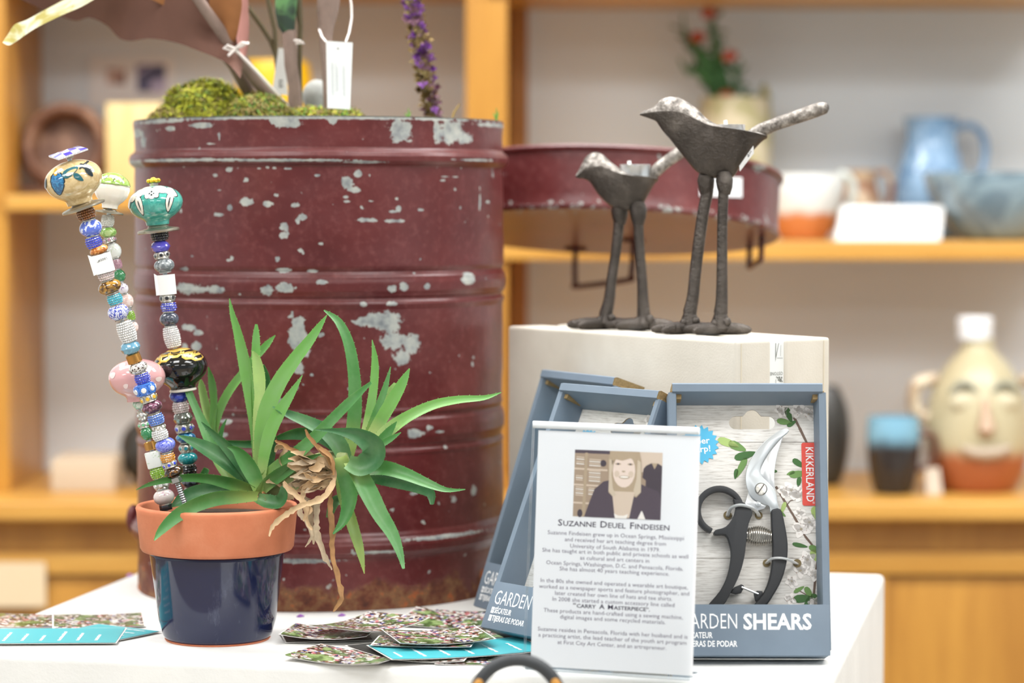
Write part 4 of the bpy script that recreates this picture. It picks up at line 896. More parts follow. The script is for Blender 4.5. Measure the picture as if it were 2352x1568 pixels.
b = MB(); b.tube(T3([(1038,275,2.85),(1043,258,2.85),(1050,248,2.85),(1056,239,2.85)]), [.0012,.0012,.001,.0008], 6); solo(b, 'twig', mat('tan_twig', '#9a8048', .9), P(1038, 276, 2.85), 'tiny bent tan twig poking above the drum rim', 'twig')
for i, (x, y, lb) in enumerate([(1140, 262, 'tiny green sprig at the right end of the drum rim'), (938, 262, 'tiny green sprig left of the flower spike base')]):
    r = thing('sprig', P(x, y + 14, 2.84), lb, 'sprig')
    for dx, h in ((-8, 8), (0, 20), (5, 12)):
        b = MB(); b.tube(T3([(x, y + 14, 2.84), (x + dx * .5, y + 6 - h * .3, 2.84), (x + dx, y + 6 - h, 2.84)]), [.0012, .001, .0004], 5); b.build('blade', MOSS[3], r)

# ------------------------------------------------------------------ cream suede slipcase standing on end
N0 = Vector((X_at(1688, 2.555), 2.555, 0)); u2 = Vector((.819, .574, 0)).normalized(); u1 = Vector((-u2.y, u2.x, 0))
BH = P(1688, 783, 2.555).z; LA, LB = .1250, .388
SM = Matrix((u2, u1, Vector((0, 0, 1)))).transposed().to_4x4(); SM.translation = N0
SUEDE = NT('cream_suede'); nz = SUEDE.noise(7, 4, .6); nf = SUEDE.noise(420, 3, .7)
SUEDE.base(SUEDE.ramp(nz.outputs[0], [(.3, C('#c9c2b5')), (.5, C('#d3ccbf')), (.7, C('#dcd6ca'))])); SUEDE.p(Roughness=.95, Specular_IOR_Level=.15); SUEDE.bump(nf.outputs[0], .35, .0008); SUEDE = SUEDE.m
bxr = thing('slipcase_box', N0 + (u1 * LB + u2 * LA) * .5, 'tall cream suede slipcase box that the two iron birds stand on', 'box', M=SM)
b = MB(); b.box((.0, 0, 0), (.0470, LB, BH)); b.build('case', SUEDE, bxr, bevel=.0035, seg=3, local=True)
b = MB(); b.box((.0660, 0, 0), (LA, LB, BH)); b.build('case', SUEDE, bxr, bevel=.0035, seg=3, local=True)
b = MB(); b.box((.0460, .003, 0), (.0670, LB, BH - .003)); b.build('book_spine', mat('book_paper', '#eceeec', .6), bxr, local=True)
for xx in (.0085, LA - .0085):
    b = MB(); b.box((xx - .0006, -.0006, .003), (xx + .0006, .002, BH - .003)); b.build('crease', mat('suede_seam', '#d6ccb8', .95), bxr, local=True)
QM = Matrix((Vector((1, 0, 0)), Vector((0, 0, 1)), Vector((0, -1, 0)))).transposed().to_4x4()      # text frame on the right face
QM.translation = Vector((.0470, .0027, 0)); sp_ = S(2.6)
d = MB(); d.text('OSTONE', .0048, QM @ Matrix.Translation((.0175, BH - .0325, 0)) @ Matrix.Rotation(R(180), 4, 'Z'), width=.0165)
for pts in ([(.008,-.004),(.0088,-.004),(.0088,-.018),(.008,-.018)], [(.012,-.004),(.0126,-.004),(.009,-.018),(.0078,-.0225),(.0082,-.018)], [(.015,-.006),(.0153,-.006),(.0148,-.017),(.0145,-.017)], [(.01,-.0185),(.0175,-.0188),(.0175,-.0192),(.01,-.0189)], [(.0085,-.04),(.009,-.04),(.009,-.08),(.0085,-.08)], [(.0175,-.047),(.018,-.047),(.012,-.068),(.0115,-.068)], [(.0178,-.051),(.018,-.055),(.0155,-.062),(.0148,-.06)]): d.poly([(x, BH + y) for x, y in pts], 0, QM)
for x, y, r in [(.0095,-.0375,.0006),(.0108,-.0383,.0009),(.0132,-.0383,.0013),(.0122,-.0405,.001),(.0148,-.041,.0018),(.0163,-.0384,.001),(.017,-.0422,.0008)]: d.poly([(x + r * math.cos(a * .785), BH + y + r * math.sin(a * .785)) for a in range(8)], 0, QM)
d.build('spine_print', mat('grey_print', '#83857f', .7), bxr, local=True, sharp=0)

# ------------------------------------------------------------------ cast iron birds
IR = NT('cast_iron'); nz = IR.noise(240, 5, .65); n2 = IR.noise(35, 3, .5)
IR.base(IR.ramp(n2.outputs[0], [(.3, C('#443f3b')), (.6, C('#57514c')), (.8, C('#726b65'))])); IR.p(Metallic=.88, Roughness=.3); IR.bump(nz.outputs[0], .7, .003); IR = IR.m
IRT = NT('pale_iron'); nz = IRT.noise(260, 5, .7); n2 = IRT.noise(110, 5, .7)  # paler iron for the birds' upper faces and tails
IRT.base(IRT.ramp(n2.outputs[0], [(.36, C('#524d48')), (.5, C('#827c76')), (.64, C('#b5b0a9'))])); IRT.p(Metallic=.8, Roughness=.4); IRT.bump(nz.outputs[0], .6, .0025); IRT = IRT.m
def bird(label, Y, stations, tail, legs, sticker=None, wide=1.0):
    k = S(Y) / 2.703
    def q(x, y, dy=0.0): return P(1280 + x / 2.703, 200 + y / 2.703, Y) + Vector((0, dy * k, 0))
    base = P(1280 + (legs[0][-1][0] + legs[1][-1][0]) / 2 / 2.703, 755, Y); base.z = BH
    r = thing('iron_bird', base, label, 'bird figurine', 'cast iron bird candle holders')
    st = smooth_path(stations, 4); b = MB(); vs = []; m = 20
    for x, yt, yr, yb, w in st:
        ring = []
        yr = max(yr, yt + .5); yb = max(yb, yr + .5)
        for i in range(m):
            a = 2 * math.pi * i / m; ca, sa = math.cos(a), math.sin(a)
            if sa >= 0: ring.append(q(x, yr + (yt - yr) * sa ** 1.7, ca * w * wide))
            else:
                t = -sa; ww = w * wide * (abs(ca) ** .75) * (1 if ca > 0 else -1); ww *= 1 - .38 * t; ring.append(q(x, yr + (yb - yr) * t, ww))
        vs += ring
    n = len(st); fs = [(i * m + j, (i + 1) * m + j, (i + 1) * m + (j + 1) % m, i * m + (j + 1) % m) for i in range(n - 1) for j in range(m)]
    fs.append(tuple(range(m))); fs.append(tuple((n - 1) * m + j for j in range(m - 1, -1, -1)))
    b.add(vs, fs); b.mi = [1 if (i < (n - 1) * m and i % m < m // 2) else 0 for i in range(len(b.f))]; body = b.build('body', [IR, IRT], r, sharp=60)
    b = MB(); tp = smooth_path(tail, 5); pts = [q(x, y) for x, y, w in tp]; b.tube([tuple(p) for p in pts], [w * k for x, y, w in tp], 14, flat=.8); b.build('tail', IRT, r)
    for sgn, lg in zip((1, -1), legs):
        off = sgn * 34
        b = MB(); lp = smooth_path([(x, y, w) for x, y, w in lg], 5); b.tube([tuple(q(x, y, off)) for x, y, w in lp], [w * k for x, y, w in lp], 12); lo = b.build('leg', IR, r)
        x0, y0, _ = lg[0]; b = MB(); b.tube([tuple(q(x0, y0 - 50, off * .5)), tuple(q(x0, y0 - 6, off * .9)), tuple(q(x0 + 2, y0 + 40, off)), tuple(q(x0 + 2, y0 + 84, off))], [44 * k, 54 * k, 48 * k, 34 * k], 14); b.build('thigh', IR, r, part=lo)
        xf, yf, _ = lg[-1]; f0 = q(xf, yf, off); top_ = f0.z - BH; f0.z = BH
        b = MB(); b.tube([tuple(f0 + Vector((0, 0, h_))) for h_ in (top_ + 10 * k, top_ - 10 * k, max(60 * k, top_ * .6), 40 * k, 16 * k)], [40 * k, 42 * k, 58 * k, 64 * k, 44 * k], 14)
        hb_ = max(70 * k, top_ * .62); b.ball(tuple(f0 + Vector((34 * k, -40 * k, hb_))), 28 * k, 12, 8); b.ball(tuple(f0 + Vector((-40 * k, -34 * k, hb_ - 10 * k))), 25 * k, 12, 8); b.build('ankle', IR, r, part=lo)
        for ang, L in ((R(176), 240), (R(214), 215), (R(140), 190), (R(-8), 190)):
            d = Vector((math.cos(ang), math.sin(ang), 0)); b = MB()
            b.tube([tuple(f0 + d * t_ * L * k + Vector((0, 0, h * k))) for t_, h in ((0, 38), (.3, 38), (.65, 36), (.9, 30), (1.0, 24))], [37 * k, 38 * k, 34 * k, 26 * k, 12 * k], 12, flat=.95); b.build('toe', IR, r, part=lo)
    return r, q, k
big_legs = [[(925, 585, 42), (935, 640, 38), (905, 800, 37), (865, 1100, 37), (845, 1300, 38), (825, 1400, 44)], [(1035, 585, 42), (1030, 640, 33), (1022, 850, 32), (1020, 1150, 34), (1018, 1320, 38), (1012, 1400, 44)]]
BIG = [(512,163,168,174,4),(535,148,163,182,14),(575,130,158,196,26),(612,112,154,212,36),(632,86,152,240,46),(665,66,150,285,56),(705,58,152,330,66),(750,64,158,388,76),(800,88,175,450,86),(860,128,205,520,96),(925,192,236,556,106),(975,224,246,566,112),(1030,246,254,566,116),(1090,256,262,560,114),(1130,262,268,505,108),(1180,270,276,440,96),(1230,276,286,380,78),(1275,284,297,335,54),(1300,296,304,320,36)]
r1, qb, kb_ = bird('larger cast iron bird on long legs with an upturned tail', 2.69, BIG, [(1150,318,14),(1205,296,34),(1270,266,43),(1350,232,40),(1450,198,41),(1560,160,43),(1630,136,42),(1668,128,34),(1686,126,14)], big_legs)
SML = [(115,545,552,560,4),(132,515,540,566,16),(152,478,522,568,28),(172,440,506,572,42),(205,412,498,592,56),(242,404,494,648,68),(285,420,500,700,80),(335,466,520,742,92),(390,504,538,764,102),(450,528,548,770,106),(505,544,553,765,102),(540,550,556,715,94),(575,554,560,650,78),(605,560,566,600,56),(625,562,568,582,38)]
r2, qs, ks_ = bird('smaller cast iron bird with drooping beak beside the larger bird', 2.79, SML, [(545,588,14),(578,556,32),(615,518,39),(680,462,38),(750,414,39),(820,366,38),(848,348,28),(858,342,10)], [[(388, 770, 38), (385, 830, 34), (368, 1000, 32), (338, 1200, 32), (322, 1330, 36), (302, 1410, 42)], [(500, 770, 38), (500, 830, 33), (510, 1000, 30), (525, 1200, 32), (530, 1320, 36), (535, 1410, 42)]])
ALU = mat('tealight_aluminium', '#dcdfe2', .28, .85); WAX = mat('white_wax', '#f3f3f0', .4)
for (q, k, x, y, w, h, lb) in ((qb, kb_, 1078, 276, 176, 62, 'white tealight in the back of the larger iron bird'), (qs, ks_, 483, 545, 190, 92, 'white tealight in the back of the smaller iron bird')):
    o = q(x, y); r = thing('tealight_candle', o, lb, 'candle', 'tealights in the iron birds'); T = Matrix.Translation(o); w *= k * .5; h *= k
    b = MB(); b.lathe([(.002, -h * .3), (w * .97, -h * .3), (w, h * .62), (w * 1.03, h * .68), (w * .98, h * .7), (w * .94, h * .55)], 40, M=T); b.build('cup', ALU, r)
    b = MB(); b.lathe([(w * .95, 0), (w * .95, h * .56), (.0012, h * .6)], 40, M=T); b.build('wax', WAX, r)
    b = MB(); b.tube([tuple(o + Vector((-w * .35, 0, h * .55))), tuple(o + Vector((-w * .4, 0, h * .55 + 36 * k)))], 11 * k, 8); b.build('wick', WAX, r)
b = MB(); qv = [qb(1125, 522, -62), qb(1122, 490, -70), qb(1205, 368, -88), qb(1210, 412, -60)]; cn = Vector((0, -.0035, 0))
b.add([v + cn for v in qv] + [v + cn + Vector((.0006, .0006, 0)) for v in qv], [(0, 1, 2, 3), (7, 6, 5, 4), (0, 3, 7, 4), (1, 0, 4, 5), (2, 1, 5, 6), (3, 2, 6, 7)], smooth=False); stk = b.build('price_sticker', MATS['sticker_white'], r1, sharp=20)
d = MB()
for x, y, rr in [(1192,402,4),(1186,412,4),(1180,408,3),(1176,422,4),(1184,424,3),(1178,432,4),(1190,392,3)]: d.ball(qb(x, y, -76) + cn * 1.0 + Vector((0, -.0004, 0)), rr * kb_, 6, 4)
d.build('sticker_print', mat('black_ink', '#2c2c2e', .7), r1, part=stk)

# ------------------------------------------------------------------ shears packed in grey cardboard trays
BLUEGREY = mat('blue_grey_card', '#728190', .5, var=.04, vs=30)
KRAFT = mat('kraft_board', '#8f7a55', .9, var=.25, vs=400); WHITEINK = mat('white_print', '#f2f4f5', .6)
PLK = NT('white_plank_print'); v = PLK.coord('Object', (6, 60, 1)); nz = PLK.noise(9, 5, .65, v); g = PLK.n('TexWave', {'Vector': PLK.coord('Object', (1, 1, 1)), 'Scale': 9.4, 'Distortion': 0.2}, wave_type='BANDS', bands_direction='Y')
PLK.base(PLK.ramp(nz.outputs[0], [(.3, C('#b3aea6')), (.45, C('#d9d6d0')), (.6, C('#e8e6e1'))])); PLK.p(Roughness=.5); PLK = PLK.m
TW_, TL_, TD_ = .151, .259, .036
u = S(2.49)
def tx(px): return (px - 1538) * u           # tray coordinates from the pixels of the front tray
def ty(py): return (1503 - py) * u * 1.012
def make_tray(M, label):
    r = thing('garden_shears_box', M.translation, label, 'packaging', 'boxed garden shears', M=M)
    def wall(name, prof, a, c, axis):
        # prof in (inset, z); runs from a to c along the axis
        b = MB(); n = len(prof)
        def pt(p, s):
            if axis == 'L': return (p[0], s, p[1])
            if axis == 'R': return (TW_ - p[0], s, p[1])
            return (s, TL_ - p[0], p[1])
        vs = [pt(p, a) for p in prof] + [pt(p, c) for p in prof]; b.add(vs, [(i, (i + 1) % n, n + (i + 1) % n, n + i) for i in range(n)], 0, smooth=False)
        b.add([pt(p, a) for p in prof] , [tuple(range(n))], 1, smooth=False); b.add([pt(p, c) for p in prof], [tuple(range(n))], 1, smooth=False)
        o = b.build(name, [BLUEGREY, KRAFT], r, local=True, sharp=15); return o
    pf = [(0, 0), (.0005, TD_ - .002), (.002, TD_), (.0075, TD_ - .0005), (.0082, TD_ - .003), (.0098, .004), (.0098, 0)]
    wall('side_wall', pf, .006, TL_ - .009, 'L'); wall('side_wall', pf, .006, TL_ - .009, 'R')
    wall('top_wall', [(0, 0), (.0, TD_ - .001), (.0015, TD_ + .002), (.0085, TD_ + .002), (.0095, TD_), (.0165, .004), (.0165, 0)], .004, TW_ - .004, 'T')
    b = MB(); b.box((.003, 0, 0), (TW_ - .003, .004, TD_ - .001)); b.build('bottom_wall', BLUEGREY, r, bevel=.0008, local=True)
    for sx in (.0075, TW_ - .0075):
        for sy, hh in ((TL_ - .011, .010), (.006, .006)):
            b = MB(); b.box((sx - .0055, sy - .004, .004), (sx + .0055, sy + .004, TD_ - .004)); b.build('corner_flap', KRAFT, r, bevel=.0006, local=True)
    ph = ty(1388); b = MB(); b.box((.0015, .0005, TD_ - .002), (TW_ - .0015, ph, TD_)); pk = b.build('pocket_panel', BLUEGREY, r, bevel=.0006, local=True)
    d = MB(); z = TD_ + .00012; F0 = Matrix.Translation((0, 0, z))
    cap = .0205
    d.text('GARDEN', cap, F0 @ Matrix.Translation((tx(1560), ty(1442), 0)), 0, width=tx(1689) - tx(1560), bold=-.004); d.text('SHEARS', cap, F0 @ Matrix.Translation((tx(1703), ty(1443), 0)), 0, width=tx(1857) - tx(1703), bold=.028)
    d.text('SÉCATEUR', .0078, F0 @ Matrix.Translation((tx(1572), ty(1463), 0)), 0, width=.0255, bold=.022); d.text('TIJERAS DE PODAR', .0078, F0 @ Matrix.Translation((tx(1572), ty(1482), 0)), 0, width=.0485, bold=.022)
    for yy, lt in ((1463, 'FR'), (1482, 'ES')):
        x0, y0 = tx(1560), ty(yy) - .0006; d.poly([(x0, y0), (x0 + .0043, y0), (x0 + .0043, y0 + .0062), (x0, y0 + .0062)], 0, F0)
        d.text(lt, .0036, F0 @ Matrix.Translation((x0 + .0007, y0 + .0018, .00012)), 1, width=.003)
    d.build('lettering', [WHITEINK, BLUEGREY], r, part=pk, local=True, sharp=0)
    # backing card with euro hole
    x0, x1, y0, y1 = .009, TW_ - .009, .002, TL_ - .0165
    hx, hy = tx(1736), ty(966); hole = []
    for i in range(10): a = R(-90) - math.pi * i / 9; hole.append((hx - .016 + .0062 * math.cos(a), hy + .0062 * math.sin(a)))
    hole += [(hx - .009, hy + .0063)] + [(hx + .0072 * math.cos(R(160 - 140 * i / 8)), hy + .0062 + .0062 * math.sin(R(160 - 140 * i / 8))) for i in range(9)] + [(hx + .009, hy + .0063)]
    for i in range(10): a = R(90) - math.pi * i / 9; hole.append((hx + .016 + .0062 * math.cos(a), hy + .0062 * math.sin(a)))
    bm = bmesh.new(); loops = []
    for lp in ([(x0, y0), (x1, y0), (x1, y1), (x0, y1)], hole):
        vv = [bm.verts.new((x, y, .0052)) for x, y in lp]; loops += [bm.edges.new((vv[i], vv[(i + 1) % len(vv)])) for i in range(len(vv))]
    bmesh.ops.triangle_fill(bm, use_beauty=True, edges=loops); bmesh.ops.recalc_face_normals(bm, faces=bm.faces)
    bm.verts.index_update(); b = MB(); b.add([v.co.copy() for v in bm.verts], [tuple(v.index for v in f.verts) if f.normal.z > 0 else tuple(reversed([v.index for v in f.verts])) for f in bm.faces], smooth=False); bm.free()
    n = len(hole); b.add([(x, y, .0052) for x, y in hole] + [(x, y, .0040) for x, y in hole], [(i, (i + 1) % n, n + (i + 1) % n, n + i) for i in range(n)], 1, smooth=False)
    card = b.build('backing_card', [PLK, KRAFT], r, local=True, sharp=0)
    z = .0054; FP = Matrix.Translation((0, 0, z)); d = MB()
    cc = lambda x, y: (tx(1560 + x / 2.45), ty(880 + y / 2.45))
    # seams between the printed boards
    for yy in (320, 830, 972): d.poly([cc(-40, yy - 1.3), cc(800, yy - 1.3), cc(800, yy + 1.3), cc(-40, yy + 1.3)], 6, FP)
    def branch(pts, w): 
        for (a, c) in zip(pts, pts[1:]):
            A, Cc = Vector(cc(*a)), Vector(cc(*c)); nn = (Cc - A).normalized().orthogonal() * w * u; d.poly([tuple(A + nn), tuple(A - nn), tuple(Cc - nn * .8), tuple(Cc + nn * .8)], 3, FP, z=.0001)
    branch([(670, 180), (700, 240), (742, 330)], 3.2); branch([(560, 570), (600, 640), (660, 740), (720, 850), (760, 900)], 2.8); branch([(790, 960), (775, 1060), (760, 1190), (770, 1240)], 3.0); branch([(600, 700), (640, 650), (690, 640)], 1.2); branch([(660, 1140), (730, 1180)], 1.2)
    def lf(x, y, L, w, a, mi): d.poly([cc(*p) for p in petal(x, y, L, w, R(a), 12)], mi, FP, z=.0002)
    for x, y, L, w, a, mi in [(640,165,95,34,70,1),(615,205,90,34,10,2),(655,215,60,26,-30,1),(295,325,130,44,20,4),(345,345,110,46,25,2),(390,395,130,44,-15,1),(365,465,130,36,118,2),(335,500,60,24,100,1),(690,440,80,34,35,1),(690,500,110,40,-8,2),(690,545,60,26,100,1),(645,495,50,20,160,2),(600,690,70,24,110,4),(590,720,60,18,40,2),(782,720,80,48,80,4),(690,900,90,24,12,1),(780,925,90,36,25,2),(775,960,80,44,60,4),(700,1195,110,44,-5,1),(735,1165,80,34,60,2),(725,1220,80,30,-70,1),(775,1195,70,34,40,1),(560,485,20,16,0,1),(680,1145,70,22,-30,2)]: lf(x, y, L, w, a, mi)
    random.seed(3)
    for x, y, s in [(690,140,52),(600,140,46),(755,160,46),(650,590,64),(700,620,50),(600,600,40),(700,810,60),(745,770,54),(730,980,60),(690,1040,52),(770,1060,48),(640,1100,44),(770,1225,50),(760,560,40),(690,720,40),(630,1200,40)]:
        for i in range(5):
            a = 72 * i + random.uniform(0, 60); lf(x + s * .45 * math.cos(R(a)), y + s * .45 * math.sin(R(a)), s * .95, s * .7, a, 0)
        lf(x, y, s * .3, s * .26, 0, 5)
        for i in range(7): a = random.random() * 6.28; lf(x + s * .5 * math.cos(a), y + s * .5 * math.sin(a), 4.5, 4.5, 0, 7)
    d.build('blossom_print', [mat('petal_print', '#f2eee9', .5), mat('leaf_print_dark', '#3f6a35', .5), mat('leaf_print', '#6c9250', .5), mat('bark_print', '#6d5a4e', .5), mat('leaf_print_light', '#a9c274', .5), mat('stamen_print', '#d9c9a0', .5), mat('board_seam', '#8c867f', .6), mat('anther_print', '#a8735c', .6)], r, part=card, local=True, sharp=0)
    d = MB(); cx, cy = tx(1612), ty(1017); n = 20
    d.poly([(cx + (.0195 if i % 2 else .0160) * math.cos(math.pi * i / n), cy + (.0195 if i % 2 else .0160) * math.sin(math.pi * i / n)) for i in range(2 * n)], 0, FP, z=.0006)
    for tt, yy in (('Super', cy + .0008), ('Sharp!', cy - .0072)): d.text(tt, .0085, FP @ Matrix.Translation((cx, yy, .0007)) @ Matrix.Rotation(R(5), 4, 'Z'), 1, width=.0215 if tt == 'Super' else .0225, align='CENTER', bold=.02)
    lab(d.build('starburst', [mat('sky_blue_print', '#55b8e0', .5), WHITEINK], r, part=card, local=True, sharp=0), 'blue starburst reading Super Sharp!')
    d = MB(); a0, a1, b0, b1 = tx(1849), tx(1883), ty(1157), ty(1012); rr = .002
    pts = [(a1, b0), (a1, b1)] + [(a0 + rr + rr * math.cos(R(90 + 18 * i)), b1 - rr + rr * math.sin(R(90 + 18 * i))) for i in range(6)] + [(a0 + rr + rr * math.cos(R(180 + 18 * i)), b0 + rr + rr * math.sin(R(180 + 18 * i))) for i in range(6)]
    d.poly(pts, 0, FP, z=.0006); d.text('KIKKERLAND', .0105, FP @ Matrix.Translation(((a0 + a1) / 2 - .0030, b1 - .0045, .0007)) @ Matrix.Rotation(R(-90), 4, 'Z'), 1, width=.0525, bold=.01); d.text('®', .003, FP @ Matrix.Translation((a1 - .0045, b0 + .0018, .0007)), 1)
    lab(d.build('brand_label', [mat('red_print', '#dd5247', .5), WHITEINK], r, part=card, local=True, sharp=0), 'red vertical label with white capitals')
    for x, y, s in [(285, 733, 24), (460, 733, 22), (500, 1000, 22), (672, 1000, 24)]: d = MB(); cx, cy = cc(x, y); d.poly([(cx + s * u / 2.45 * math.cos(i * .4), cy + s * u / 2.45 * math.sin(i * .4)) for i in range(16)], 0, FP, z=.0007); d.build('tie_hole', mat('kraft_hole', '#7d6f50', .9), r, part=card, local=True, sharp=0)
    # the shears themselves
    sh_ = bpy.data.objects.new('shears', None); COL.objects.link(sh_); sh_.parent = r; sh_.empty_display_size = .01
    BL = mat('brushed_blade', '#c3c9cc', .3, .85); BL2 = mat('bright_blade', '#e3e7ea', .25, .8); HB = mat('black_grip', '#2c2e31', .5, bump=.15, bs=900, bd=.0004)
    def plate(name, pts, z0, th, m, bev=.0006, seg=2):
        b = MB(); b.poly([cc(*p) for p in pts], 0, None, z0, th); return b.build(name, m, r, part=sh_, bevel=bev, seg=seg, local=True)
    plate('blade', smooth_path([(608,285),(590,330),(562,420),(548,520),(548,610),(505,545),(470,505),(480,455),(525,380),(608,285)], 3)[:-1], .0100, .0022, BL2, .0004)
    plate('counter_blade', [(402,600),(388,650),(374,690),(410,708),(450,712),(490,700),(505,680),(470,660),(430,640)], .0100, .0022, BL2, .0005)
    plate('blade', smooth_path([(636,262),(612,252),(560,275),(490,330),(432,400),(396,470),(385,540),(397,600),(425,645),(475,672),(515,690),(524,725),(572,722),(562,660),(552,605),(512,556),(478,522),(468,492),(480,450),(518,388),(570,325),(626,278)], 3), .0125, .0028, BL, .0007)
    b = MB(); cx, cy = cc(470, 593); b.lathe([(.0001, .0150), (.0060, .0150), (.0060, .0166), (.0050, .0176), (.0001, .0178)], 28, M=Matrix.Translation((cx, cy, 0))); b.box((-.0052, -.0005, .01775), (.0052, .0005, .01795), 1, Matrix.Translation((cx, cy, 0)) @ Matrix.Rotation(R(55), 4, 'Z')); b.build('pivot_screw', [SILVER, mat('screw_slot', '#55524e', .5, .8)], r, part=sh_, local=True)
    b = MB(); cx, cy = cc(455, 675); b.lathe([(.0001, .012), (.0029, .012), (.0027, .0148), (.0001, .0152)], 20, M=Matrix.Translation((cx, cy, 0))); b.build('rivet', BL, r, part=sh_, local=True)
    plate('handle', smooth_path([(524,712),(576,708),(600,800),(613,900),(606,1000),(576,1100),(525,1190),(480,1245),(412,1250),(468,1180),(505,1100),(525,1000),(529,900),(524,800)], 3), .0085, .0120, HB, .0022, 3)
    R0 = [(235 + 139 * math.cos(R(a)), 714 + 138 * math.sin(R(a))) for a in range(112, 395, 8)]; R1 = [(238 + 108 * math.cos(R(a)), 716 + 107 * math.sin(R(a))) for a in range(384, 110, -8)]
    plate('finger_ring', R0 + R1, .0085, .0115, HB, .0016, 2)
    plate('handle', smooth_path([(312,650),(372,672),(418,725),(396,790),(382,880),(370,970),(345,1060),(300,1155),(240,1248),(160,1250),(232,1160),(276,1070),(296,965),(288,900),(266,852),(206,850),(208,826),(268,806),(312,750),(326,700)], 3), .0085, .0118, HB, .0022, 3)
    b = MB(); pts = []; A, Bq = Vector((*cc(375, 848), .0140)), Vector((*cc(532, 862), .0140)); ax = (Bq - A).normalized(); e1 = ax.orthogonal().normalized(); e2 = ax.cross(e1); nt = 13
    for i in range(nt * 14 + 1):
        t_ = i / (nt * 14); rr = (30 + 26 * math.sin(math.pi * t_)) * u / 2.45; a = 2 * math.pi * nt * t_; pts.append(A + (Bq - A) * t_ + (e1 * math.cos(a) + e2 * math.sin(a)) * rr)
    b.tube([tuple(p) for p in pts], .00062, 6); b.build('spring', mat('spring_steel', '#c2bdb4', .2, .9), r, part=sh_, local=True)
    ZIP = mat('clear_nylon', '#e3e8ea', .25, trans=.35)
    for pts in ([(285,738,.005),(296,705,.016),(330,690,.0225),(370,690,.0225),(415,702,.021),(448,720,.012),(462,738,.005)], [(500,1000,.005),(520,985,.018),(560,982,.0228),(605,988,.0225),(640,996,.015),(672,1004,.005)]):
        b = MB(); b.tube([(*cc(x, y), zz) for x, y, zz in smooth_path(pts, 4)], .0020, 8, flat=.6); b.build('zip_tie', ZIP, r, part=sh_, local=True)
    plate('latch', [(292,1170),(310,1140),(335,1130),(352,1122),(368,1132),(362,1150),(350,1172),(320,1178)], .011, .006, HB, .001); plate('latch', [(420,1168),(440,1158),(470,1160),(472,1180),(440,1220),(428,1215)], .011, .006, HB, .001)
    b = MB(); b.tube([(*cc(352, 1140), .0175), (*cc(445, 1178), .0172)], .0011, 8); b.build('latch_wire', STEEL, r, part=sh_, local=True)
    return r
def tray_at(px, py, yaw, lean):
    """tray pivots on its rear bottom edge; px, py is the front lower left corner"""
    o = PZ(px, py, TD_ * math.sin(lean)); X = Vector((math.cos(yaw), -math.sin(yaw), 0)); B = Vector((math.sin(yaw), math.cos(yaw), 0))
    piv = o + B * TD_ * math.cos(lean); piv.z = 0.0004; return frame(piv, yaw, lean)
make_tray(tray_at(1540, 1507, R(0.5), R(14)), 'blue grey boxed garden shears facing the camera, black handles in full view')
make_tray(frame(Vector((-.007, 2.574, .0004)), R(50), R(24)), 'blue grey shears box leaning right behind the clear sign, GARDEN showing')
make_tray(frame(Vector((-.012, 2.726, .0004)), R(60), R(19)), 'rearmost blue grey shears box, mostly hidden behind the other leaning box')

# ------------------------------------------------------------------ clear sign holder with the artist's sheet
SGM = frame(PZ(1211, 1538, .0030), R(15), R(5)) @ Matrix.Rotation(R(-1.0), 4, 'Z'); SW, SH_ = .1515, .2255
ACR = NT('clear_acrylic'); tr_ = ACR.n('BsdfTransparent', {'Color': (.975, .985, .99, 1)}); gs_ = ACR.n('BsdfGlossy', {'Roughness': .03, 'Color': (1, 1, 1, 1)}); lw_ = ACR.n('LayerWeight', {'Blend': .12}); mx_ = ACR.n('MixShader', {0: ACR.math('MULTIPLY', lw_.outputs[0], .8), 1: tr_.outputs[0], 2: gs_.outputs[0]}); ACR.t.links.new(mx_.outputs[0], ACR.out.inputs[0]); ACR = ACR.m
sg = thing('sign_holder', SGM.translation, 'clear acrylic sign holder with printed artist biography sheet and portrait', 'sign', M=SGM)
b = MB(); b.box((-.003, 0, .0022), (SW + .001, SH_, .0042)); b.build('front_pane', ACR, sg, bevel=.0004, local=True)
b = MB(); b.box((-.003, 0, -.0035), (SW + .001, SH_, -.0015)); b.build('rear_pane', ACR, sg, bevel=.0004, local=True)
b = MB(); b.tube([(-.003, SH_, .0008), (SW + .001, SH_, .0008)], .0034, 14); b.build('top_fold', mat('polished_acrylic_edge', '#f3f6f8', .12, trans=.25), sg, local=True)
Bd = SGM.inverted().to_3x3()
b = MB(); q = []
zz = SGM.inverted() @ (SGM.translation + Vector((math.sin(R(15)), math.cos(R(15)), 0)) * .045)
b.add([(-.003, 0, -.002), (SW, 0, -.002), (SW, zz.y, zz.z), (-.003, zz.y, zz.z), (-.003, .002, -.002), (SW, .002, -.002), (SW, zz.y + .002, zz.z), (-.003, zz.y + .002, zz.z)], [(0, 3, 2, 1), (4, 5, 6, 7), (0, 1, 5, 4), (1, 2, 6, 5), (2, 3, 7, 6), (3, 0, 4, 7)], smooth=False); b.build('foot', ACR, sg, local=True)
PM2 = Matrix.Translation((.003, .004, .0003)) @ Matrix.Rotation(R(.3), 4, 'Z')
SHW, SHH = .1515, .2165
b = MB(); b.box((0, 0, -.0003), (SHW, SHH, 0), M=PM2); pp = b.build('paper_sheet', mat('sheet_paper', '#e9eaed', .6), sg, local=True); pp['label'] = 'white printed sheet'
pxm = SHH / 549.0
ym = lambda py: SHH - (py - 985) * pxm
TXM = lambda py, z=.0001: PM2 @ Matrix.Translation((SHW * .5 + (1256 - py) * 0 * pxm, ym(py), z))
d = MB(); INKV = mat('violet_grey_ink', '#595068', .7); INKD = mat('dark_violet_ink', '#352c42', .7)
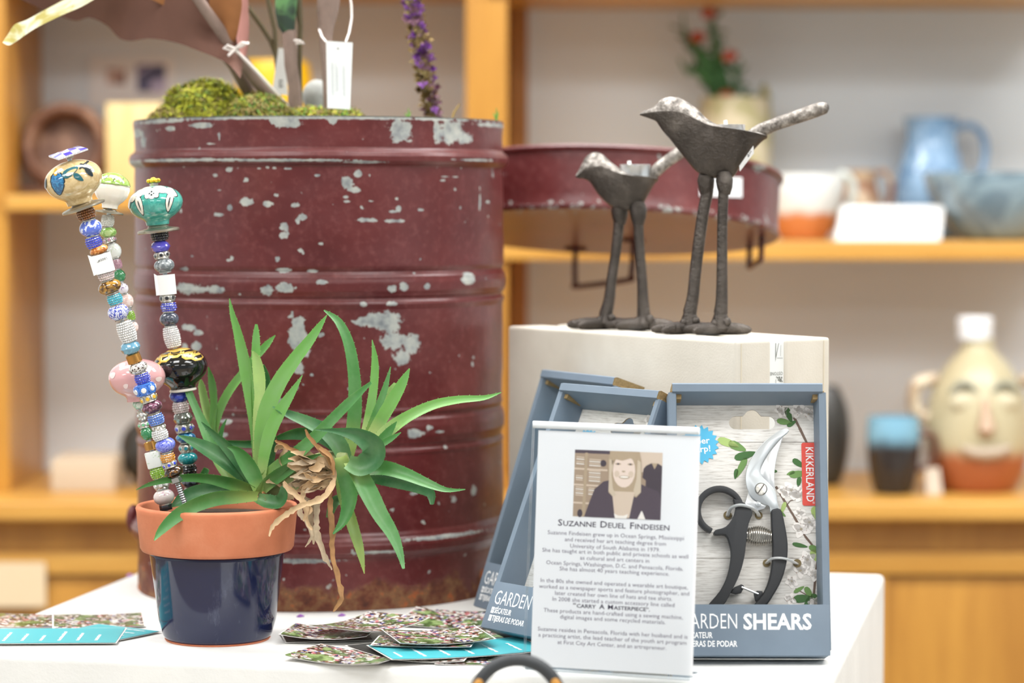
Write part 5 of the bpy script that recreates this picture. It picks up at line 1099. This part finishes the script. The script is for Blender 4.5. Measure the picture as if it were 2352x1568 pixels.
def caps(words, py, size, width, mi, bold):
    tmp = []; tot = 0
    for w_ in words:
        for seg, k in ((w_[0], 1.25), (w_[1:], 1.0)):
            if not seg: continue
            m_ = MB(); wd = m_.text(seg, size * k, Matrix(), 0, bold=bold); tmp.append((m_, tot, wd)); tot += wd + size * .12
        tot += size * .42
    k = width / tot; M0 = TXM(py)
    for m_, off, wd in tmp: d.add([((v.x + off) * k - width / 2, v.y, 0) for v in m_.v], m_.f, mi, M0, False)
caps(['Suzanne'.upper(), 'DEUEL', 'FINDEISEN'], 1205, 17 * pxm, 275 * pxm, 1, .012)
lines = [('Suzanne Findeisen grew up in Ocean Springs, Mississippi', 1226, 323), ('and received her art teaching degree from', 1240.5, 240), ('University of South Alabama in 1979.', 1255, 213), ('She has taught art in both public and private schools as well', 1267.5, 346), ('as cultural and art centers in', 1281.5, 164), ('Ocean Springs, Washington, D.C. and Pensacola, Florida.', 1296, 325), ('She has almost 40 years teaching experience.', 1309, 260),
 ('In the 80s she owned and operated a wearable art boutique,', 1338, 349), ('worked as a newspaper sports and feature photographer, and', 1352, 356), ('later created her own line of hats and tee shirts.', 1366, 278), ('In 2008 she started a custom accessory line called', 1380, 289), ('These products are hand-crafted using a sewing machine,', 1407, 330), ('digital images and some recycled materials.', 1420.5, 250),
 ('Suzanne resides in Pensacola, Florida with her husband and is', 1451, 355), ('a practicing artist, the lead teacher of the youth art program', 1465, 351), ('at First City Art Center, and an artrepreneur.', 1479.5, 258)]
for s_t, py, w_ in lines: d.text(s_t, 13.2 * pxm, TXM(py), 0, width=w_ * pxm, align='CENTER', bold=-.002)
caps(['“CARRY', 'A', 'MASTERPIECE”.'], 1393, 12 * pxm, 190 * pxm, 1, .02)
d.build('biography_text', [INKV, INKD], sg, part=pp, local=True, sharp=0)
# sepia portrait print
FW, FH = 208 * pxm, 155 * pxm; FM_ = PM2 @ Matrix.Translation((SHW * .5 - FW * .5 + .0005, ym(1182), .00012)); d = MB()
def fp(pts, mi, z): d.poly([(x * FW, (1 - y) * FH) for x, y in pts], mi, FM_, z=z * .00005)
def el(cx, cy, rx, ry, n=18): return [(cx + rx * math.cos(2 * math.pi * i / n), cy + ry * math.sin(2 * math.pi * i / n)) for i in range(n)]
fp([(0,0),(1,0),(1,1),(0,1)], 0, 0); fp([(.74,0),(1,0),(1,.3),(.74,.3)], 1, 1); fp([(0,.0),(.4,.0),(.4,.05),(0,.05)], 5, 1)
for y in (.27, .51, .78): fp([(0,y),(.38,y+.01),(.38,y+.035),(0,y+.025)], 1, 1)
fp([(.12,.04),(.15,.04),(.14,1),(.1,1)], 2, 2)
for (x0, y0, x1, y1) in [(.02,.1,.11,.15),(.02,.17,.11,.25),(.17,.13,.3,.25),(.02,.38,.1,.48),(.17,.3,.3,.5),(.02,.55,.11,.72),(.17,.56,.24,.7)]:
    n = max(2, int((y1 - y0) / .03))
    for i in range(n): fp([(x0, y0 + i * .03), (x1, y0 + i * .03 + .006), (x1, y0 + i * .03 + .02), (x0, y0 + i * .03 + .014)], 3 if i % 2 else 1, 3)
fp(el(.33,.19,.035,.05), 4, 3); fp(el(.08,.95,.03,.06), 4, 3)
fp([(.82,.2),(.88,.16),(.95,.16),(1,.2),(1,.9),(.82,.9),(.82,.42),(.78,.38),(.79,.25)], 4, 4); fp([(.88,.16),(.95,.16),(.915,.25)], 2, 5)
fp([(.13,1),(.18,.8),(.24,.58),(.34,.46),(.44,.43),(.72,.45),(.84,.52),(.97,.58),(1,.7),(1,1)], 5, 6)
fp([(.42,0),(.74,0),(.765,.15),(.77,.4),(.77,.6),(.72,.68),(.68,.66),(.5,.66),(.45,.68),(.40,.62),(.40,.4),(.385,.15),(.40,.05)], 2, 7)
fp([(.44,.6),(.7,.6),(.645,.99),(.48,.99)], 1, 8); fp([(.47,.93),(.52,.96),(.58,.96),(.63,.93),(.615,1),(.485,1)], 3, 9); fp([(.78,.88),(.79,.88),(.83,1),(.74,1)], 3, 7)
fp(el(.57,.29,.128,.25), 6, 9); fp(el(.49,.34,.03,.05), 1, 9.5); fp(el(.65,.34,.03,.05), 1, 9.5); fp([(.42,.0),(.72,.0),(.71,.16),(.64,.1),(.55,.14),(.46,.12),(.43,.22)], 2, 10)
fp([(.40,.12),(.45,.15),(.43,.35),(.45,.56),(.49,.66),(.45,.68),(.40,.6)], 7, 10); fp([(.72,.12),(.76,.15),(.77,.6),(.71,.67),(.685,.58),(.715,.4)], 7, 10)
for x in (.50, .64): fp(el(x,.19,.034,.014), 2, 11); fp(el(x,.19,.013,.013), 5, 12)
fp(el(.565,.3,.02,.012), 2, 11); fp(el(.575,.385,.062,.026), 2, 11); fp(el(.575,.382,.05,.015), 3, 12)
d.build('portrait_print', [mat('sepia_mid', '#a8937f', .6), mat('sepia_light', '#d6c3b1', .6), mat('sepia_hair', '#b39f86', .6), mat('sepia_white', '#efe9e2', .6), mat('sepia_dark', '#4a4149', .6), mat('sepia_jacket', '#554a54', .6), mat('sepia_skin', '#e6d3c7', .6), mat('sepia_hair_light', '#cdbda8', .6)], sg, part=pp, local=True, sharp=0)

# ------------------------------------------------------------------ postcards
def photo_mat(name, seed):
    t = NT(name); v = t.n('Mapping', {'Vector': t.n('TexCoord').outputs['Object'], 'Location': (seed * 3.1, seed * 1.7, 0), 'Scale': (1, 1, 1)}).outputs[0]
    vo = t.n('TexVoronoi', {'Vector': v, 'Scale': 310.0}); sep = t.n('SeparateColor', {'Color': vo.outputs['Color']})
    pal = t.ramp(sep.outputs[0], [(0, C('#4b3a30')), (.1, C('#f1eeea')), (.26, C('#7b5a46')), (.36, C('#f4f1ec')), (.5, C('#5560a0')), (.58, C('#d9838c')), (.66, C('#8a6a4e')), (.76, C('#c9b6a4')), (.88, C('#2e2420'))], 'CONSTANT')
    big = t.noise(42, 4, .6, v); grn = t.ramp(t.noise(60, 3, .6, v).outputs[0], [(.3, C('#35422c')), (.5, C('#5f7d44')), (.65, C('#a3bb7c'))])
    t.base(t.mix(t.rng(big.outputs[0], .5, .54), pal, grn)); t.p(Roughness=.22, Coat_Weight=.3); return t.m
PH = [photo_mat('bead_photo_print_%s' % 'abc'[i], i) for i in range(3)]
TEALC = mat('teal_card_print', '#4ab3bd', .3); EDGE = mat('card_stock', '#ece9e4', .6); DARKC = mat('dark_card_back', '#3a3a38', .4, var=.2, vs=40)
def card(A, Bp, depth, z, face, label, bend=.0, lines=0, lift=0.0):
    a = PZ(*A, z); c = PZ(*Bp, z); X = (c - a); L = X.length; X.normalize(); Y = Vector((-X.y, X.x, 0))
    if Y.y < 0: Y = -Y
    M = Matrix((X, Y, X.cross(Y))).transposed().to_4x4(); M.translation = a; nx, ny, th = 8, 6, .0004
    r = thing('postcard', a, label, 'postcard', 'scattered postcards', M=M)
    def zf(x, y): return bend * ((x / L - .5) ** 2) * 4 + lift * (y / depth)
    b = MB(); vs = [(L * i / nx, depth * j / ny, zf(L * i / nx, depth * j / ny)) for j in range(ny + 1) for i in range(nx + 1)]; n = len(vs)
    top = [(j * (nx + 1) + i, j * (nx + 1) + i + 1, (j + 1) * (nx + 1) + i + 1, (j + 1) * (nx + 1) + i) for j in range(ny) for i in range(nx)]
    b.add([(x, y, zz + th) for x, y, zz in vs] + vs, [tuple(reversed([n + k for k in f])) for f in top])
    rim = list(range(nx + 1)) + [j * (nx + 1) + nx for j in range(1, ny + 1)] + [ny * (nx + 1) + i for i in range(nx - 1, -1, -1)] + [j * (nx + 1) for j in range(ny - 1, 0, -1)]
    for p_, q_ in zip(rim, rim[1:] + rim[:1]): b.f.append((n + p_, n + q_, q_, p_)); b.mi.append(0); b.sm.append(False)
    b.build('card_stock', EDGE, r, local=True)
    b = MB(); e = .0016; b.add([(e + (L - 2 * e) * x / L, e + (depth - 2 * e) * y / depth, zz + th + .00012) for x, y, zz in vs], top); pf = b.build('printed_face', face, r, local=True)
    if lines:
        d = MB()
        for i in range(lines):
            x0 = L * (.1 + .8 * i / max(1, lines - 1)) * .95; ln = depth * (.3 + .35 * ((i * 37) % 10) / 10); 
            M2 = Matrix.Translation((x0, depth * .16, zf(x0, depth * .3) + th + .0003)) @ Matrix.Rotation(R(90), 4, 'Z'); d.text('ilnlllilnlillnil', .0042, M2, 0, width=ln, bold=.04)
        d.build('white_lettering', WHITEINK, r, part=pf, local=True, sharp=0)
card((-70, 1440), (150, 1442), .085, .0006, PH[1], 'photo postcard lying at the far left edge, behind the teal strip', .001)
card((120, 1446), (335, 1440), .09, .0012, PH[0], 'photo postcard behind the teal strip card, near the navy pot', .001)
card((275, 1470), (372, 1450), .085, .0018, TEALC, 'teal postcard half tucked behind the navy pot', 0, 4)
card((-70, 1479), (268, 1477), .092, .0024, TEALC, 'teal postcard with white lettering at the front left table corner', 0, 7)
card((908, 1438), (1120, 1447), .075, .0012, PH[2], 'photo postcard farthest back, touching the rusty drum base', .003, lift=.006)
card((1000, 1466), (1160, 1476), .07, .0012, PH[1], 'photo postcard directly beneath the leaning shears box corner', .001)
card((655, 1476), (860, 1470), .06, .0012, DARKC, 'dark grey backed card under the photo postcards', .0)
card((998, 1527), (1175, 1528), .06, .0006, PH[0], 'photo postcard nearest the black scissor ring', .001)
card((648, 1514), (868, 1534), .072, .0018, PH[2], 'photo postcard at the front left of the pile by the pot', .004)
card((900, 1519), (1066, 1523), .075, .0024, PH[1], 'dark photo postcard mostly hidden under the big teal card', .002)
card((792, 1485), (905, 1518), .11, .0032, DARKC, 'dark card edge sticking out left of the big teal card', .001)
card((900, 1520), (1262, 1498), .085, .0052, TEALC, 'large teal postcard with white lettering in the middle of the pile', .002, 6)
card((850, 1484), (1082, 1488), .06, .0085, PH[0], 'photo postcard just below the topmost card over the teal one', .001)
card((640, 1466), (842, 1471), .07, .0060, PH[1], 'photo postcard second from top on the left of the pile', .004)
card((918, 1484), (1140, 1474), .085, .0115, PH[2], 'topmost photo postcard lying over the big teal card', .003)
card((842, 1461), (988, 1427), .075, .0120, PH[0], 'topmost photo postcard on the left of the pile', .004)
for i, (x, y) in enumerate([(690, 1416), (785, 1414), (298, 1322)]):
    b = MB(); c = PZ(x, y, .0006); b.tube([tuple(c + Vector((-.004, 0, 0))), tuple(c + Vector((0, 0, .0012))), tuple(c + Vector((.004, .001, .0006)))], [.0006, .0018, .0005], 6, flat=.5)
    solo(b, 'fallen_petal', FM[2], c, ['tiny purple petal by the drum base near the navy pot', 'tiny purple petal by the drum base under the dangling dried root', 'tiny purple petal on the pedestal left of the drum'][i], 'petal')

# ------------------------------------------------------------------ ring handled scissors in a cup in front of the pedestal
SY = 2.20; k = S(SY); scx = X_at(1188, SY); cz = P(1188, 1617, SY).z
zp = -.26
b = MB(); b.box((scx - .16, SY - .30, FLOOR + .002), (scx + .22, SY + .085, zp)); solo(b, 'front_plinth', WHITEP, (scx, SY, FLOOR), 'low white plinth in front of the white pedestal', 'plinth', bevel=.006)
cu = MB(); cu.lathe([(.002, zp), (.034, zp), (.038, zp + .006), (.04, zp + .09), (.037, zp + .09), (.034, zp + .008), (.002, zp + .006)], 40, M=Matrix.Translation((scx, SY, 0))); solo(cu, 'tool_cup', gl('white_cup_glaze', '#e9e9e6'), (scx, SY, zp), 'white cup holding the scissors on the low plinth', 'cup')
sc_ = thing('scissors', (scx, SY, zp + .008), 'black ring handled scissors with tan inlays at the bottom edge', 'scissors')
GRIP = mat('matte_black_rubber', '#34373a', .55)
def ring(cx, cz, rx, rz, rr):
    return [(cx + rx * math.cos(2 * math.pi * i / 48), SY, cz + rz * math.sin(2 * math.pi * i / 48)) for i in range(48)]
b = MB(); b.tube(ring(scx, cz, 102 * k, 104 * k, 0), 15.5 * k, 14, loop=True, flat=1.15); b.build('ring_handle', GRIP, sc_)
TANI = mat('tan_inlay', '#c08a3e', .6)
for s1, a0, a1 in ((-1, R(141), R(168)), (1, R(12), R(40))):
    pts = [(scx + (102 * k) * math.cos(a0 + (a1 - a0) * i / 8), SY - 9 * k, cz + (104 * k) * math.sin(a0 + (a1 - a0) * i / 8)) for i in range(9)]
    b = MB(); b.tube(pts, [4 * k, 9 * k, 11 * k, 12 * k, 12 * k, 12 * k, 11 * k, 9 * k, 4 * k], 10); b.build('inlay', TANI, sc_)
b = MB(); b.tube(ring(scx + 150 * k, cz - 150 * k, 80 * k, 90 * k, 0), 15 * k, 12, loop=True); b.build('ring_handle', GRIP, sc_)
b = MB(); b.tube([(scx - 20 * k, SY, cz - 100 * k), (scx - 5 * k, SY, zp + .06), (scx + .004, SY, zp + .012)], [.006, .006, .002], 10, flat=.4); b.build('blade', STEEL, sc_)
b = MB(); b.tube([(scx + 100 * k, SY + .004, cz - 220 * k), (scx + 20 * k, SY + .004, zp + .07), (scx - .002, SY + .004, zp + .012)], [.006, .006, .002], 10, flat=.4); b.build('blade', STEEL, sc_)

# ------------------------------------------------------------------ pottery on the shelves
def prof_px(pts, cx, Y):
    """half-width profile by pixel rows -> (r, z) about an axis at the pixel column cx"""
    return [(max(.0006, hw * S(Y)), P(cx, y, Y).z) for hw, y in pts]
def pot(name, label, cat, cx, Y, z0, pts, m, n=40, group=None, handle=None, hm=None, hr=6, extra=None):
    z0 += .0012; o = Vector((X_at(cx, Y), Y, z0)); r = thing(name, o, label, cat, group); pr = prof_px(pts, cx, Y); dz = z0 - pr[0][1]; pr = [(a, c + dz) for a, c in pr]
    T = Matrix.Translation((o.x, o.y, 0)); b = MB(); inner = [(max(.001, a - .004), c) for a, c in reversed(pr[1:])]; inner = [inner[0]] + inner[1:] + [(.001, pr[1][1] + .004)]
    b.lathe([(.001, pr[0][1])] + smooth_path(pr, 4) + inner, n, M=T); b.build('body', m, r, sharp=50)
    if handle:
        b = MB(); b.tube([tuple(P(x, y, Y) + Vector((0, 0, dz))) for x, y in smooth_path(handle, 5)], hr * S(Y), 10); b.build('handle', hm or m, r)
    return r, T, dz
BLU = marble('steel_blue_glaze', '#6f94b8', '#8fb2d2', 22, .2); BLD = marble('dusk_blue_glaze', '#6d8594', '#8aa3b0', 16, .2)
def two_tone(name, c_top, c_bot, z, soft=.006, rough=.25):
    t = NT(name); g = t.n('NewGeometry'); sx = t.n('SeparateXYZ', {'Vector': g.outputs['Position']}); nz = t.noise(40, 2, .5)
    f = t.rng(t.math('ADD', sx.outputs[2], t.math('MULTIPLY', t.math('SUBTRACT', nz.outputs[0], .5), .02)), z - soft, z + soft); t.base(t.mix(f, C(c_bot), C(c_top))); t.p(Roughness=rough); return t.m
YS = 4.27
pot('pitcher', 'steel blue ceramic pitcher with loop handle on the upper shelf', 'pitcher', 2136, 4.40, ZR, [(62,545),(74,520),(80,470),(80,420),(74,385),(64,350),(58,320),(58,290),(64,268)], BLU, handle=[(2192,296),(2225,285),(2255,305),(2264,350),(2250,400),(2205,420)], hr=9)
pot('bowl', 'wide dusk blue ceramic bowl at the right end of the upper shelf', 'bowl', 2285, 4.225, ZR, [(70,545),(90,535),(120,500),(145,460),(160,420),(166,392)], BLD)
pot('mug', 'ceramic mug, white above and terracotta orange below', 'mug', 1845, YS, ZR, [(52,545),(66,520),(80,480),(88,450),(92,420),(90,396)], two_tone('white_over_orange', '#e6e8e4', '#cf7f48', Z_at(488, YS)), handle=[(1915,412),(1938,395),(1960,420),(1952,465),(1915,490)], hr=9, hm=mat('pale_glaze', '#cfd6cf', .3))
pot('mug', 'small brown and tan ceramic mug next to the blue pitcher', 'mug', 1968, 4.39, ZR, [(44,545),(60,525),(62,490),(52,450),(44,420),(46,388)], marble('brown_tan_glaze', '#8a5a38', '#c4ab8c', 18, .3), handle=[(2005,400),(2032,392),(2048,425),(2038,470),(2008,490)], hr=7)
b = MB(); cy_ = 4.19; zt_ = ZR + 80 * S(cy_); xa, xb = X_at(1925, cy_), X_at(2160, cy_)
for s1, nm in ((-1, 0), (1, 1)):
    q = [(xa - .008, cy_ + s1 * .022, ZR + .0005), (xb - .004, cy_ + s1 * .022, ZR + .0005), (xb + .006, cy_, zt_), (xa + .006, cy_, zt_)]; off = Vector((0, .0008, 0)); b.add([Vector(v) for v in q] + [Vector(v) + off for v in q], [(0, 1, 2, 3), (7, 6, 5, 4), (0, 4, 5, 1), (1, 5, 6, 2), (2, 6, 7, 3), (3, 7, 4, 0)], smooth=False)
solo(b, 'tent_card', mat('white_card', '#eff1f2', .6), ((xa + xb) / 2, cy_, ZR), 'blank looking white tent card on the upper shelf', 'card')
r, T, dz = pot('vase', 'cream ceramic vase holding a red flowered cactus', 'vase', 1685, 4.38, ZR, [(74,545),(82,500),(84,420),(82,330),(80,260),(76,222)], marble('cream_moss_glaze', '#cfc3a4', '#b0a87c', 14, .4), handle=[(1755,196),(1762,260),(1762,340),(1758,400)], hr=10, hm=mat('olive_glaze', '#a99d62', .4))
cc_ = thing('potted_cactus', P(1645, 225, 4.38) , 'dark green cactus with small red flowers growing from the cream vase', 'cactus'); CG = mat('cactus_green', '#3f6a3a', .7, var=.35, vs=80)
for pts, w in (([(1660,240),(1650,190),(1632,140),(1606,100)], 18), ([(1662,240),(1668,190),(1650,120),(1640,70),(1634,34)], 13), ([(1655,240),(1630,180),(1600,150),(1575,150)], 13), ([(1668,240),(1690,190),(1690,150),(1676,132)], 9), ([(1645,200),(1600,110),(1578,75),(1570,50)], 9), ([(1672,240),(1700,215),(1740,205)], 7)):
    sp2 = smooth_path(pts, 4); b = MB(); b.tube([tuple(P(x, y + 14, 4.38)) for x, y in sp2], [w * S(4.38) * (1 - .4 * i / len(sp2)) for i in range(len(sp2))], 10); b.build('stem', CG, cc_)
    b = MB()
    for i in range(26):
        x, y = sp2[random.randrange(len(sp2))]; p = P(x, y + 14, 4.38); dv = Vector((random.uniform(-1, 1), random.uniform(-1, 1), random.uniform(-.3, 1))).normalized(); s1 = dv.orthogonal().normalized(); b.add([p, p + dv * .018 + s1 * .004, p + dv * .028, p + dv * .018 - s1 * .004], [(0, 1, 2, 3)])
    b.build('leaflets', CG, cc_)['kind'] = 'stuff'
for x, y in ((1602, 84), (1676, 128), (1628, 30), (1668, 220)):
    b = MB(); p = P(x, y, 4.38 - .02)
    for i in range(7): a = i * .9; b.ball(p + Vector((math.cos(a), math.sin(a) * .5, .5 * math.sin(i))) * .007, .0065, 8, 6)
    b.build('flower', mat('brick_red_petal', '#b4513a', .7), cc_)
CY = 4.17
zf = zc
fj = ['#d8cfae', '#b25f38']
r, T, dz = pot('face_jug', 'pottery jug with a modelled face, cream above and terracotta below', 'jug', 2248, CY, zc, [(84,1112),(98,1090),(112,1050),(118,1000),(116,950),(108,900),(92,860),(70,825),(46,800),(36,785),(36,765)], two_tone('cream_over_terracotta', '#c0b593', '#a85f3a', Z_at(1035, CY), .012, .3))
FJ = lambda x, y, d: P(x, y, CY) + Vector((0, -d, dz))
b = MB(); b.tube([tuple(P(2240, y, CY) + Vector((0, 0, dz))) for y in (768, 745, 722, 716)], [.027, .028, .029, .025], 20); b.build('stopper', mat('white_cork_cover', '#eceef0', .6), r)
for x0, dx in ((2196, -1), (2290, 1)):
    b = MB(); b.ball(FJ(x0, 905, .066), .016, 12, 8, sc=(1.3, .5, .9)); b.build('eye', mat('eye_glaze', '#cfc6a8', .3), r)
    b = MB(); b.tube([tuple(FJ(x, y, .068)) for x, y in ((x0 - 32, 885), (x0 - 10, 864), (x0 + 12, 864), (x0 + 34, 885))], [.003, .006, .006, .003], 8); b.build('brow', mat('brow_glaze', '#8f9080', .4), r)
    b = MB(); b.tube([tuple(P(x, y, CY) + Vector((0, 0, dz))) for x, y in smooth_path([(2248 + dx * 95, 860), (2248 + dx * 140, 870), (2248 + dx * 150, 910), (2248 + dx * 135, 945), (2248 + dx * 105, 950)], 4)], .011, 10); b.build('ear', marble('ear_glaze', '#a98f72', '#d9c9ae', 20, .3), r)
b = MB(); b.tube([tuple(FJ(2243, y, d)) for y, d in ((900, .072), (940, .084), (962, .09), (975, .08))], [.006, .010, .015, .010], 12); b.build('nose', mat('nose_glaze', '#b99b80', .35), r)
b = MB(); b.tube([tuple(FJ(x, y, .08)) for x, y in ((2190, 1008), (2215, 1018), (2245, 1020), (2275, 1016), (2300, 1006))], [.005, .010, .011, .010, .005], 10); b.build('mouth', mat('mouth_glaze', '#b5a490', .35), r)
pot('mug', 'dark mug with a pale blue rim on the countertop', 'mug', 2055, 4.12, zc, [(42,1118),(50,1095),(58,1050),(61,1005),(60,965),(58,944)], two_tone('blue_over_black', '#7fb0c8', '#2e2a2a', Z_at(1012, 4.12), .012, .2), handle=[(2110,985),(2140,985),(2150,1020),(2135,1055),(2105,1065)], hr=8, hm=mat('umber_glaze', '#6b4a3c', .3))
pot('vase', 'tall black vase half hidden behind the cream slipcase', 'vase', 1900, 4.25, zc, [(30,1105),(42,1080),(52,1030),(55,980),(48,930),(34,895),(26,880)], mat('charcoal_glaze', '#3a3936', .3))
b = MB(); q = [P(2128, 1122, 4.1), P(2165, 1122, 4.1), P(2160, 1062, 4.1), P(2128, 1064, 4.1)]; dzz = zc + .0006 - q[0].z; off = Vector((0, .018, 0))
q = [v + Vector((0, 0, dzz)) for v in q]; b.add([q[0], q[1], q[2] + off * .6, q[3] + off * .6, q[0] + Vector((0, .001, 0)), q[1] + Vector((0, .001, 0)), q[2] + off * .66, q[3] + off * .66], [(0, 1, 2, 3), (7, 6, 5, 4), (0, 4, 5, 1), (1, 5, 6, 2), (2, 6, 7, 3), (3, 7, 4, 0)], smooth=False)
solo(b, 'price_card', mat('buff_card', '#cdbfae', .7), q[0], 'small buff price card between the dark mug and face jug', 'card')
# left bay
RIM = marble('brown_clay', '#6a4632', '#8f6a52', 20, .5)
r = thing('ring_bowl', (X_at(152, YS), YS, ZL), 'brown clay bowl propped on its side, showing a thick rim', 'bowl'); c = P(152, 344, YS); c.z = ZL + 102 * S(YS) + .005
BM_ = Matrix.Translation(c) @ Matrix.Rotation(R(80), 4, 'X'); ss = S(YS) * .87
b = MB(); b.lathe(smooth_path([(116 * ss, -.03), (118 * ss, .0), (112 * ss, .018), (98 * ss, .024), (84 * ss, .016), (80 * ss, 0), (82 * ss, -.02)], 4), 48, M=BM_); b.build('rim', RIM, r)
b = MB(); b.lathe([(.001, -.035), (60 * ss, -.034), (84 * ss, -.02), (116 * ss, -.03), (80 * ss, -.055), (.001, -.055)], 48, M=BM_); b.build('dish', marble('inner_clay', '#7d5a4a', '#96766a', 15, .55), r)
b = MB(); b.box((c.x - .07, YS - .02, ZL + .001), (c.x + .07, YS + .03, ZL + .012)); b.build('foot_stand', RIM, r, bevel=.003)
b = MB(); b.box((X_at(254, YS), YS - .04, ZL + .001), (X_at(382, YS), YS + .05, ZL + 208 * S(YS))); solo(b, 'wooden_block', wood('pale_pine', '#d9b672', '#ecd49a', (10, 10, 1)), (X_at(318, YS), YS, ZL), 'upright pale pine block beside the brown ring bowl', 'block', bevel=.004)
r = thing('photo_sheet', P(310, 225, WALLY), 'white sheet with two small photos pinned on the back wall', 'picture')
b = MB(); q0, q1 = P(205, 245, WALLY - .004), P(400, 130, WALLY - .004); b.box((q0.x, WALLY - .004, q0.z), (q1.x, WALLY - .002, q1.z)); b.build('sheet', mat('pinned_paper', '#eeeeee', .7), r)
for (x0, y0, x1, y1), m_ in (((245, 158, 288, 194), marble('sepia_snap', '#8f6a5a', '#d9bdaf', 40, .5)), ((314, 148, 380, 212), marble('violet_snap', '#4a4a6a', '#b9b0cf', 30, .5))):
    a_, c_ = P(x0, y1, WALLY - .006), P(x1, y0, WALLY - .006); b = MB(); b.box((a_.x, WALLY - .0055, a_.z), (c_.x, WALLY - .004, c_.z)); b.build('photo', m_, r)
pot('vase', 'bright yellow vase glimpsed behind the cloth stems', 'vase', 632, YS, ZL, [(60,470),(76,430),(86,350),(88,250),(84,190),(76,166)], mat('sunflower_glaze', '#e8b414', .3))
b = MB(); b.box((X_at(128, 4.2), 4.14, zc), (X_at(272, 4.2), 4.27, zc + 74 * S(4.2))); solo(b, 'cardboard_box', mat('pale_cardboard', '#c9b79f', .8), (X_at(200, 4.2), 4.2, zc), 'small pale cardboard box on the countertop', 'box', bevel=.003)
pot('vase', 'round black vase on the countertop behind the red drum', 'vase', 352, 4.26, zc, [(40,1108),(62,1085),(78,1040),(74,1000),(56,975),(36,960)], MATS['charcoal_glaze'])
b = MB(); a_, c_ = P(-30, 1392, 4.035), P(106, 1290, 4.035); b.box((a_.x, 4.029, a_.z), (c_.x, 4.0335, c_.z)); solo(b, 'notice_card', mat('cream_notice', '#dfc9a6', .7), ((a_.x + c_.x) / 2, 4.034, a_.z), 'pale cream square card fixed on the cabinet front', 'card')
